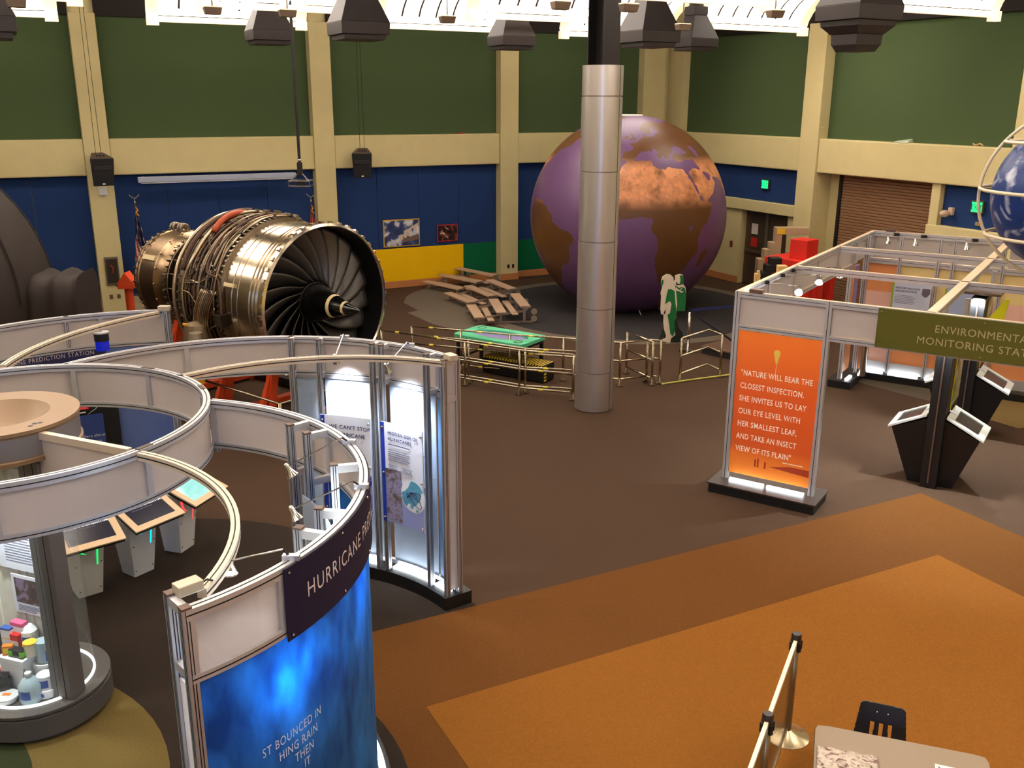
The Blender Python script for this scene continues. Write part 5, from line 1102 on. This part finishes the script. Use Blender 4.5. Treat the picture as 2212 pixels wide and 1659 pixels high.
item('snack_box', 'yellow rounded snack pack in front of the yellow-rimmed tub', 'pack', .0, -.09, zt, 0, [('pack', bx(.08,.04,.08), py_, False), ('orange_patch', MB().box(-.025,.025,-.022,-.02,.02,.06), po, False)])
item('spread_tub', 'cream tub with yellow rim on the cooler', 'tub', .045, -.13, zt, 0, [('tub', lt([(0,0),(.05,0),(.056,.12),(0,.12)]), M('cream plastic', (240, 232, 206), .4), True), ('rim', lt([(.059,.115),(.059,.13),(0,.13)]), py_, True)])
item('milk_jug', 'white plastic jug with blue print at the back of the pile', 'jug', -.02, -.0, zt, 0, [('body', lt([(0,0),(.07,0),(.07,.17),(.03,.22),(0,.22)]), pw, True), ('print', MB().lathe([(.0715,.06),(.0715,.13)], 8, a0=-120, a1=-60), pb, True)])
item('clear_tub', 'clear tub with coloured packets right of the cream tub', 'tub', .14, -.1, D0+.237, 0, [('tub', lt([(0,0),(.06,0),(.065,.2),(0,.2)]), clear, True), ('red_packet', bx(.04,.02,.1,.02), pr, False), ('blue_packet', MB().box(.02,.05,-.05,-.03,.02,.12), pb, False)])
item('tissue_box', 'pink topped tissue box highest on the pile', 'box', -.1, .0, zt+.165, -20, [('box', bx(.14,.07,.05), pw, False), ('pink_top', bx(.14,.07,.04,.05), pk, False)])
item('tablet_box', 'white box with blue and yellow edge left of the red carton', 'carton', -.2, -.02, zt, -15, [('box', bx(.1,.06,.19), pw, False), ('blue_edge', bx(.102,.062,.02,.19), pb, False), ('yellow_band', bx(.101,.061,.015,.1), py_, False)])
item('clear_binder', 'dark framed clear folder leaning against the white door', 'folder', .16, .04, D0+.24, -24, [('sheet', MB().hexa([(-.09,-.06,0),(.09,-.06,0),(.09,-.05,0),(-.09,-.05,0),(-.09,.02,.36),(.09,.02,.36),(.09,.03,.36),(-.09,.03,.36)]), M('grey blue sleeve', (130, 140, 150), .3), False), ('blue_sheet', MB().hexa([(-.08,-.064,.02),(.02,-.064,.02),(.02,-.058,.02),(-.08,-.058,.02),(-.08,.004,.3),(.02,.004,.3),(.02,.01,.3),(-.08,.01,.3)]), pb, False), ('dark_spine', MB().hexa([(.08,-.066,0),(.1,-.066,0),(.1,-.05,0),(.08,-.05,0),(.08,.014,.36),(.1,.014,.36),(.1,.03,.36),(.08,.03,.36)]), black, False)])
item('olive_bag', 'olive green cloth bag between tub and red striped bag', 'bag', .235, -.12, D0, 0, [('sack', MB().sphere((0,0,.14), .075, 16, 10, (1,.8,1.8)), og, True), ('orange_top', MB().box(-.05,.05,-.03,.03,.25,.28), po, False)])
item('green_lid_jar', 'small jar with a green lid beside the corner post', 'jar', .24, -.04, D0+.2, 0, [('jar', lt([(0,0),(.035,0),(.035,.1),(0,.1)]), M('amber jar', (170, 140, 80), .3), True), ('lid', lt([(.038,.095),(.038,.12),(0,.12)]), pg, True)])
item('red_can', 'small red can at the far left of the pile', 'can', -.24, -.1, D0, 0, [('can', lt([(0,0),(.035,0),(.035,.16),(0,.16)]), pr, True), ('blue_band', lt([(.0355,.05),(.0355,.1)]), pb, True)])
# ================================================================== ENVIRONMENTAL MONITORING BOOTH (local: x along front, y back)
bt = thing('monitoring_booth', 'aluminium framed exhibit booth with olive ENVIRONMENTAL MONITORING STATION sign', 'exhibit booth', mx=BM)
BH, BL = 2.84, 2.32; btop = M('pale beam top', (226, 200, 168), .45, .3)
def beam(name, a, b, z, w=.07, h=.08):
    o = MB().bar((*a, z-h/2), (*b, z-h/2), w, h).build(name, alu_w, bt)
    d = (Vector(b)-Vector(a)).normalized(); n = Vector((-d.y, d.x))
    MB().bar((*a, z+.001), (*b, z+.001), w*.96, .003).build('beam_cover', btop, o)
    s_ = MB()
    for k in (-1, 1):
        p = Vector(a)+n*k*w/2; q = Vector(b)+n*k*w/2; s_.bar((*p, z-h/2), (*q, z-h/2), .003, .006)
    s_.build('slot_line', slot, o); return o
def bpost(x, y, z0=.15, z1=BH, w=.075):
    o = MB().box(x-w/2, x+w/2, y-w/2, y+w/2, z0, z1).build('post', alu_w, bt)
    s_ = MB(); s_.box(x-w/2-.0015, x+w/2+.0015, y-.004, y+.004, z0, z1); s_.box(x-.004, x+.004, y-w/2-.0015, y+w/2+.0015, z0, z1); s_.build('slot_line', slot, o); return o
beam('front_beam', (0,0), (6.08,0), BH); beam('front_lower_beam', (0,0), (6.08,0), BL+.07, .06, .07)
beam('side_beam', (0,0), (0,7.5), BH); beam('side_lower_beam', (0,0), (0,6.3), BL+.07, .06, .07)
beam('middle_beam', (2.43,0), (2.43,7.5), BH, .12); beam('middle_beam', (3.65,0), (3.65,7.5), BH, .12); beam('side_beam', (6.08,0), (6.08,7.5), BH)
for y in (2.47, 4.95): beam('cross_beam', (0,y), (6.08,y), BH, .07, .1)
beam('back_beam', (0,7.5), (6.08,7.5), BH, .07, .1); beam('back_lower_beam', (0,6.95), (6.08,6.95), BL+.07, .07, .1)
for x, y in ((0,0),(1.22,0),(4.86,0),(6.08,0),(0,7.5),(6.08,7.5)): bpost(x, y)
for x in (.03, .66, 1.34, 1.6, 2.43): bpost(x, 6.92, w=.06)
for y in (1.22, 2.47, 3.7, 4.95, 6.2): MB().box(-.025, .025, y-.025, y+.025, BL+.07, BH-.08).build('mullion', alu_w, bt)
for y0, y1 in ((.04,1.19),(1.25,2.44),(2.5,3.67),(3.73,4.92),(4.98,6.17),(6.23,7.46)): MB().box(-.006, .006, y0, y1, BL+.06, BH-.07).build('frosted_panel', frost, bt)
for x0, x1 in ((.04,1.18),(1.26,1.82),(4.25,4.82),(4.9,6.04)): MB().box(x0, x1, -.006, .006, BL+.06, BH-.07).build('frosted_panel', frost, bt)
for x0, x1 in ((.04,1.2),(1.24,2.4),(2.46,3.62),(3.68,6.04)): MB().box(x0, x1, 7.49, 7.5, BL-.1, BH-.09).build('frosted_panel', frost, bt)
for x in (1.22,): MB().box(x-.02, x+.02, 7.48, 7.52, BL-.1, BH-.09).build('mullion', alu_w, bt)
# quote panel
org = bpy.data.materials.new('orange emissive print'); org.use_nodes = True; N_, L_, b_ = nodes(org); tc = N_.new('ShaderNodeTexCoord'); sx = N_.new('ShaderNodeSeparateXYZ'); L_.new(tc.outputs['Object'], sx.inputs[0])
rp = N_.new('ShaderNodeValToRGB'); rp.color_ramp.elements[0].color = (*lin((226, 130, 44)), 1); rp.color_ramp.elements[1].color = (*lin((232, 116, 38)), 1); e = rp.color_ramp.elements.new(.12); e.color = (*lin((222, 116, 40)), 1); e = rp.color_ramp.elements.new(.22); e.color = (*lin((206, 84, 32)), 1); e = rp.color_ramp.elements.new(.6); e.color = (*lin((214, 88, 32)), 1)
mr = N_.new('ShaderNodeMapRange'); mr.inputs[1].default_value = .25; mr.inputs[2].default_value = 2.32; L_.new(sx.outputs[2], mr.inputs[0]); L_.new(mr.outputs[0], rp.inputs[0]); L_.new(rp.outputs[0], b_.inputs['Base Color']); b_.inputs['Roughness'].default_value = .4
L_.new(rp.outputs[0], b_.inputs['Emission Color']); b_.inputs['Emission Strength'].default_value = .22  # print emits faintly in its own ramp colours
qp = MB().box(.05, 1.18, -.02, -.01, .25, 2.31).build('quote_panel', org, bt); lw = M('pale warm lettering', (248, 222, 200), .5, emit=.15)
for i, s_ in enumerate(('"NATURE WILL BEAR THE', 'CLOSEST INSPECTION.', 'SHE INVITES US TO LAY', 'OUR EYE LEVEL WITH', 'HER SMALLEST LEAF,', 'AND TAKE AN INSECT', 'VIEW OF ITS PLAIN"')):
    m = text_mb(s_, .112, 'LEFT', 1.1, .0014); k = .104/1.0; wmax = max(v[0] for v in m.v); tw = (.98, .88, .93, .86, .83, .84, .78)[i]
    warp(m, lambda x, y, z: (.125+x*tw/wmax, -.0215, 1.69-i*.183+y)); m.build('lettering', lw, qp)
m = MB(); m.lathe([(.0,-.12),(.012,-.1),(.03,-.02),(.045,.04),(.035,.075),(0,.085)], 16); m.v = [(x+.6, y*.05-.0215, z+2.02) for x, y, z in m.v]; m.build('balloon_print', M('yellow balloon print', (240, 204, 90), .5), qp)
MB().box(.598,.602,-.0212,-.0205,1.72,1.9).build('balloon_string', lw, qp)
m = MB()
for x, h in ((.42,.11),(.46,.13),(.56,.1)): m.box(x-.012, x+.012, -.0215, -.0205, .40, .40+h)
m.add([(.62,-.021,.44),(1.17,-.021,.40),(1.17,-.021,.50),(.9,-.021,.5)], [(0,1,2,3)]); m.build('figures_print', M('dark orange print', (176, 60, 24), .5), qp)
MB().box(.8,1.08,-.0212,-.0205,.535,.545).build('credit_line', lw, qp)
pb_ = MB().box(-.13, 1.35, -.3, .3, 0, .13).build('front_plinth', black, bt); MB().box(-.15, 1.37, -.32, .32, .13, .15).build('plinth_lid', M('plinth laminate', (60, 48, 42), .4), pb_)
for x0, x1 in ((.09, .58), (.63, 1.14)): MB().box(x0, x1, -.1, -.05, .15, .185).build('light_strip', led, pb_)
osg = M('olive sign', (92, 90, 34), .6, spec=.2); sg = MB().box(1.83, 4.25, -.06, -.05, BL+.02, BH-.005).build('name_sign', osg, bt); olt = M('pale olive lettering', (176, 160, 116), .55)
for s_, x0, z0_, w_ in (('ENVIRONMENTAL', 2.5, 2.615, 1.07), ('MONITORING STATION', 2.31, 2.455, 1.46)):
    m = text_mb(s_, .13, 'LEFT', 1.1, 0.); wmax = max(v[0] for v in m.v); warp(m, lambda x, y, z: (x0+x*w_/wmax, -.0615, z0_+y)); m.build('lettering', olt, sg)
for x in (1.87, 3.04, 4.2):
    for z in (BL+.06, BH-.045): MB().sphere((x, -.062, z), .01, 8, 6).build('screw', chrome, sg)
# left low wall piece and back graphics
gp_or = M('peach orange print', (238, 150, 92), .5, var=.25, vscale=.9); gp_pk = M('peach pink print', (240, 188, 168), .5, var=.15, vscale=1.); gp_cr = M('cream gold print', (240, 208, 140), .5, var=.2, vscale=1.); gp_vi = M('violet print', (140, 124, 178), .5)
for x0, x1, lo_, mid, up in ((.07,.63,gp_pk,gp_pk,gp_or),(.69,1.31,gp_or,gp_cr,gp_cr),(1.37,1.57,gp_or,gp_cr,gp_cr),(1.63,2.4,gp_or,gp_pk,gp_cr),(2.46,6.0,gp_or,gp_pk,gp_cr)):
    for z0_, z1_, m_ in ((.36,1.1,lo_),(1.1,1.75,mid),(1.75,2.3,up)): MB().box(x0, x1, 6.95, 6.96, z0_, z1_).build('graphic_panel', m_, bt)
plb = MB().box(-.15, 6.1, 6.78, 7.3, 0, .14).build('back_plinth', black, bt)
for x0, x1 in ((.2,.6),(.7,1.25),(1.38,1.56),(1.64,2.4)): MB().box(x0, x1, 6.84, 6.9, .14, .17).build('light_strip', led, plb)
MB().box(.0, 6.0, 6.93, 6.97, .17, .36).build('kick_panel', alu_w, bt)
pl2 = MB().box(-.18, .24, 5.85, 6.78, 0, .14).build('side_plinth', black, bt); MB().box(.1, .16, 5.98, 6.3, .14, .17).build('light_strip', led, pl2); bpost(.0, 5.98); bpost(.14, 6.6, w=.06)
MB().box(.0, .01, 6.02, 6.56, .25, 2.3).build('graphic_panel', gp_or, bt); MB().box(.012, .02, 6.3, 6.56, 1.2, 2.3).build('graphic_panel', gp_vi, bt)
tr = MB().box(.16, .62, 5.98, 6.28, 1.02, 1.1).build('instrument_tray', alu, bt, bevel=.01); MB().box(.25, .4, 6.05, 6.2, 1.1, 1.17).build('instrument', M('silver instrument', (200, 200, 206), .3, .8), tr, bevel=.02); MB().cyl((.3, 6.4, .17), .09, .85, 20).build('tray_pedestal', chrome, bt, smooth=True)
wb = MB().box(.6, 1.3, 6.84, 6.85, 1.3, 1.98).build('weather_board', M('grey lilac board', (206, 210, 230), .4, var=.12, vscale=3), bt); MB().box(.6, .635, 6.835, 6.84, 1.3, 1.98).build('green_edge', M('lime edge', (140, 180, 50), .5), wb)
for s_, z0_ in (('WEATHER BALLOONS', 1.86), ('AND DROPSONDES', 1.80)):
    m = text_mb(s_, .05, 'LEFT', 1.08, .001); wmax = max(v[0] for v in m.v); warp(m, lambda x, y, z: (.66+x*(.44 if 'W' in s_[0] else .39)/wmax, 6.8385, z0_+y)); m.build('lettering', dtext, wb)
m = MB()
for i in range(6): m.box(.66, .66+random.uniform(.3, .42), 6.838, 6.84, 1.73-i*.03, 1.738-i*.03)
m.build('text_lines', gtext, wb); m = MB(); m.prism([(-.07,.0),(-.065,.12),(.07,.12),(.075,.03),(.02,-.04),(-.02,-.04)], 0, .002, Matrix.Translation((1.21, 6.838, 1.78)) @ Matrix.Rotation(R(90), 4, 'X')); m.build('balloon_print', M('dark balloon print', (104, 96, 106), .5), wb)
wb2 = MB().box(1.54, 2.2, 6.84, 6.85, 1.3, 1.95).build('info_board', M('blue grey board', (170, 184, 216), .4), bt); MB().box(1.54, 1.575, 6.835, 6.84, 1.3, 1.95).build('green_edge', MATS['lime edge'], wb2)
# kiosk fins under the middle beam
yb = M('yellow edge print', (206, 200, 40), .5); scene_pr = art('landscape print', [(.35, (60, 60, 40)), (.5, (150, 150, 100)), (.62, (210, 214, 206)), (.7, (236, 240, 236))], 3, 7)
ktop = M('white kiosk top', (232, 238, 232), .35)
for k, y0 in enumerate((1.9, 4.55)):
    t = thing('monitoring_kiosk', ('black two-sided kiosk with white sloped tops, nearest the olive sign' if k == 0 else 'black two-sided kiosk with white sloped tops, farther back under the booth beams'), 'kiosk', mx=BM @ Matrix.Translation((2.43, y0, 0)))
    MB().box(-.11, .11, -.35, .62, 0, 2.3).build('fin', black, t, bevel=.006)
    MB().box(-.01, .01, -.37, -.35, .08, 2.3).build('edge_trim', M('grey trim', (110, 92, 80), .4, .3), t)
    for s in (-1, 1):
        MB().box(min(s*.11, s*.12), max(s*.11, s*.12), -.02, .6, 1.15, 2.25).build('graphic_print', scene_pr, t); MB().box(min(s*.112, s*.125), max(s*.112, s*.125), -.05, -.02, 1.12, 2.27).build('yellow_border', yb, t)
        X = lambda v: s*v
        MB().hexa([(X(.1),-.2,0),(X(.3),-.2,0),(X(.3),.42,0),(X(.1),.42,0),(X(.1),-.3,1.02),(X(.58),-.3,.80),(X(.58),.36,.80),(X(.1),.36,1.02)]).build('pedestal', black, t)
        tp = MB(); P = lambda x, y, dz: (X(x), y, 1.06-(x-.1)*.5+dz)
        for (xa, xb, ya, yb_) in ((.13,.22,-.32,.38),(.54,.63,-.32,.38),(.22,.54,-.32,-.22),(.22,.54,.28,.38)):
            tp.hexa([P(xa,ya,0),P(xb,ya,0),P(xb,yb_,0),P(xa,yb_,0),P(xa,ya,.03),P(xb,ya,.03),P(xb,yb_,.03),P(xa,yb_,.03)])
        tp.build('sloped_top', ktop, t); MB().hexa([P(.22,-.22,-.02),P(.54,-.22,-.02),P(.54,.28,-.02),P(.22,.28,-.02),P(.22,-.22,.012),P(.54,-.22,.012),P(.54,.28,.012),P(.22,.28,.012)]).build('screen', M('dark glossy screen', (44, 42, 46), .12), t)
        MB().tube([(X(.11), .0, 1.08), (X(.2), .0, 1.04)], .02, 8).build('bracket', alu, t)
    sh_ = MB().box(-.3, .3, -.25, .45, 2.34, 2.38).build('canopy_plate', M('brown canopy plate', (96, 78, 66), .5), t); MB().cyl((-.12, -.05, 2.38), .04, .3, 12).build('canopy_stem', alu_w, t); MB().cyl((.12, .15, 2.38), .04, .3, 12).build('canopy_stem', alu_w, t)
tag(MB().box(3.5, 4.4, 5.0, 5.03, .55, .95).build('olive_bench_board', M('olive yellow board', (150, 140, 40), .5), mx=BM), 'olive yellow board low at right behind the kiosks', 'board')
tag(MB().hexa([(2.62,3.3,2.05),(2.9,3.3,2.05),(2.9,3.32,2.05),(2.62,3.32,2.05),(2.9,3.3,2.5),(2.95,3.3,2.5),(2.95,3.32,2.5),(2.9,3.32,2.5)]).build('hanging_pennant', M('fluorescent yellow', (232, 232, 30), .5), mx=BM), 'pointed fluorescent yellow panel hanging right of the middle beam', 'panel')
# booth lamps
def blamp(x, y, z, ax, ay, az, label, power=30, arm=None):
    t = thing('arm_lamp', label, 'lamp', BP(x, y, z), group='arm spotlights of the monitoring booth'); d = (BP(ax, ay, az)-BP(x, y, z)).normalized(); q = d.to_track_quat('Z', 'Y').to_matrix().to_4x4()
    MB().lathe([(.012,-.1),(.025,-.07),(.028,-.03),(.06,.04)], 16, q).build('lamp_head', chrome, t, smooth=True); MB().lathe([(0,.03),(.05,.03)], 14, q).build('bulb', MATS['lit lamp face'], t)
    a = (BP(*arm)-BP(x, y, z)) if arm else Vector((0,0,.2)); MB().tube([d*-.09, d*-.1+Vector((0,0,.04)), a], .008, 6).build('arm', chrome, t); MB().box(-.05,.05,-.03,.03,-.02,.03, Matrix.Translation(a)).build('clamp', slot, t)
    lamp('lamp_light', 'SPOT', BP(x, y, z)+d*.08, power*SPOT, (.8, .9, 1), BP(ax, ay, az), t, .04, 75, .6)
blamp(.36, 1.55, 2.62, .6, 0, 2.3, 'chrome arm spotlight over the quote panel corner, nearest the front beam', 14, (.03, 1.0, 2.8)); blamp(.42, 2.35, 2.66, .8, .2, 1.6, 'chrome arm spotlight on the left beam, lowest of the group', 14, (.03, 1.7, 2.8)); blamp(.62, 2.75, 2.7, 1.0, 2.0, .0, 'chrome arm spotlight on the left beam below the first cross beam', 20, (.03, 2.2, 2.8))
for x, l in ((.35, 'left'), (.85, 'middle'), (1.75, 'right')): blamp(x, 7.2, 2.68, x+.15, 6.96, 1.5, 'chrome spotlight on the back beam of the booth, ' + l + ' one', 22, (x+.1, 7.4, 2.8))
for y in (1.9, 4.55): lamp('kiosk_light', 'SPOT', BP(2.43, y-.38, 2.32), 520*SPOT, (.86, .95, 1), BP(2.43, y-.3, 0), bt, .03, 130, .3)
tag(MB().box(-.09,.09,-.05,.05,0,.05).build('transformer_box', M('brown metal box', (112, 86, 72), .4, .3), mx=BM @ Matrix.Translation((.25,.0,BH)), bevel=.006), 'small brown transformer box on the front left corner of the booth', 'box'); tag(MB().box(-.09,.09,-.05,.05,0,.06).build('transformer_box', MATS['brown metal box'], mx=BM @ Matrix.Translation((.32,7.5,BH)), bevel=.006), 'small brown transformer box on the back beam of the booth', 'box')
# ================================================================== FOREGROUND: BARRIER, TABLE, CHAIR
def bpostF(p, label):
    t = thing('barrier_post', label, 'post', p, group='posts of the banner barrier'); MB().lathe([(0,0),(.19,0),(.19,.012),(.05,.06),(.035,.075),(0,.08)], 32).build('cone_base', M('satin steel base', (206, 188, 150), .25, .9), t, smooth=True)
    MB().tube([(0,0,.07),(0,0,.96)], .032, 16).build('shaft', M('satin steel post', (150, 132, 104), .3, .8), t, smooth='all'); MB().lathe([(0,.94),(.042,.94),(.042,1.0),(.035,1.012),(0,1.012)], 20).build('black_cap', M('black brown cap', (40, 28, 24), .4), t, smooth=True)
    for a in (0, 90, 180, 270): MB().box(-.014,.014,.036,.056,.86,.94, Matrix.Rotation(R(a+20), 4, 'Z')).build('clip', clip_black, t)
pA, pB, pC = Vector((2.40, 7.07, 0)), Vector((1.88, 5.98, 0)), Vector((1.36, 4.89, 0))
bpostF(pA, 'steel barrier post with cone base beside the grey table, farther one'); bpostF(pB, 'steel barrier post near the bottom edge, nearer one'); bpostF(pC, 'steel barrier post just beyond the bottom edge of the photo')
ban = M('amber tinted barrier panel', (120, 92, 58), .15, alpha=.75)
for a, b, l in ((pA, pB, 'amber see-through barrier banner between the two visible posts'), (pB, pC, 'amber see-through barrier banner at the bottom edge of the photo')):
    t = thing('barrier_banner', l, 'banner', a.lerp(b, .5)); d = (b-a)*.5; d = d*(1-.045/d.length)
    MB().bar(-d+Vector((0,0,.95)), d+Vector((0,0,.95)), .03, .035).build('top_bar', M('cream top bar', (250, 232, 190), .3, .2), t); MB().bar(-d+Vector((0,0,.14)), d+Vector((0,0,.14)), .025, .03).build('bottom_bar', MATS['satin steel post'], t)
    MB().bar(-d*.98+Vector((0,0,.54)), d*.98+Vector((0,0,.54)), .006, .77).build('banner_sheet', ban, t)
tb = thing('work_table', 'grey white rounded table at the bottom right corner', 'table', (2.79, 5.72, 0), -18.5)
MB().prism([rrect(2*math.pi*i/64, .60, .37, 22) for i in range(64)], .695, .72).build('table_top', M('grey white laminate', (138, 118, 94), .5), tb); MB().prism([rrect(2*math.pi*i/64, .604, .374, 22) for i in range(64)], .697, .713).build('edge_band', clip_black, tb)
for x in (-.5, .5):
    for y in (-.28, .28): MB().tube([(x,y,0),(x,y,.695)], .02, 10).build('leg', chrome, tb, smooth='all')
bagm = art('clear bag with candies', [(.42, (190, 176, 158)), (.54, (170, 152, 134)), (.6, (116, 76, 66)), (.7, (66, 42, 40))], 26, 2)
bag = thing('plastic_bag', 'clear plastic bag of small dark pieces lying on the grey table', 'bag', (2.42, 5.78, .721), -18)
MB().grid(lambda u, v: ((u-.5)*.42, (v-.5)*.3, .012+.035*math.sin(math.pi*u)*math.sin(math.pi*v)+.008*math.sin(u*19)*math.cos(v*15)), 24, 18).build('filled_bag', bagm, bag, smooth='all', solid=.008); MB().box(-.04,.2,-.17,-.1,.01,.03).build('dark_item', black, bag, bevel=.005)
pp = thing('paper_packet', 'white folded paper packet with dark marks at right on the grey table', 'paper', (3.12, 5.71, .721), -20); MB().box(-.09,.09,-.06,.06,0,.006).build('sheet', M('white paper', (236, 230, 218), .6), pp); MB().tube([(-.07,.03,.008),(-.04,.0,.008),(0,.02,.008),(.04,-.01,.008)], .004, 5).build('print_mark', black, pp)
ch = thing('stacking_chair', 'black plastic chair with slotted back tucked behind the grey table', 'chair', (2.83, 6.22, 0), -22); cpl = M('black chair plastic', (20, 24, 32), .4)
def bk_(x, z): return (x, .1+.1*(z-.45)/.4 + .5*x*x, z)
def back_in(x, z):
    hw = .205 - .045*(z-.42)/.38
    if abs(x) > hw or z > .80 - .35*x*x: return False
    if z > .77-.35*x*x and abs(x) > hw-.03 and (abs(x)-hw+.03)**2 + (z-.77+.35*x*x)**2 > .03**2: return False
    for c in (-.06, 0, .06):
        if .45 < z < .655 and abs(x-c*(1.15-.35*(z-.45))) < .0135: return False
    return True
m = MB(); nx, nz_ = 84, 80; g_ = {}
for j in range(nz_):
    for i in range(nx):
        x0, x1, z0, z1 = -.21+.42*i/nx, -.21+.42*(i+1)/nx, .42+.39*j/nz_, .42+.39*(j+1)/nz_
        if not back_in((x0+x1)/2, (z0+z1)/2): continue
        ids = []
        for q, (x, z) in (((i,j),(x0,z0)), ((i+1,j),(x1,z0)), ((i+1,j+1),(x1,z1)), ((i,j+1),(x0,z1))):
            if q not in g_: g_[q] = len(m.v); m.v.append(bk_(x, z))
            ids.append(g_[q])
        m.f.append(tuple(ids))
o = m.build('backrest', cpl, ch, smooth='all', solid=.014)
for x in (-.04, .04): MB().sphere((x, .165, .735), .008, 8, 6).build('rivet', chrome, o)
MB().prism([rrect(2*math.pi*i/40, .2, .2, 6) for i in range(40)], .42, .445, Matrix.Translation((0,-.08,0))).build('seat', cpl, ch, bevel=.006)
for x in (-.17, .17):
    MB().tube([(x,-.24,0),(x*.9,-.2,.42)], .012, 8).build('leg', chrome, ch, smooth='all'); MB().tube([(x,.16,0),(x*.9,.1,.42)], .012, 8).build('leg', chrome, ch, smooth='all')
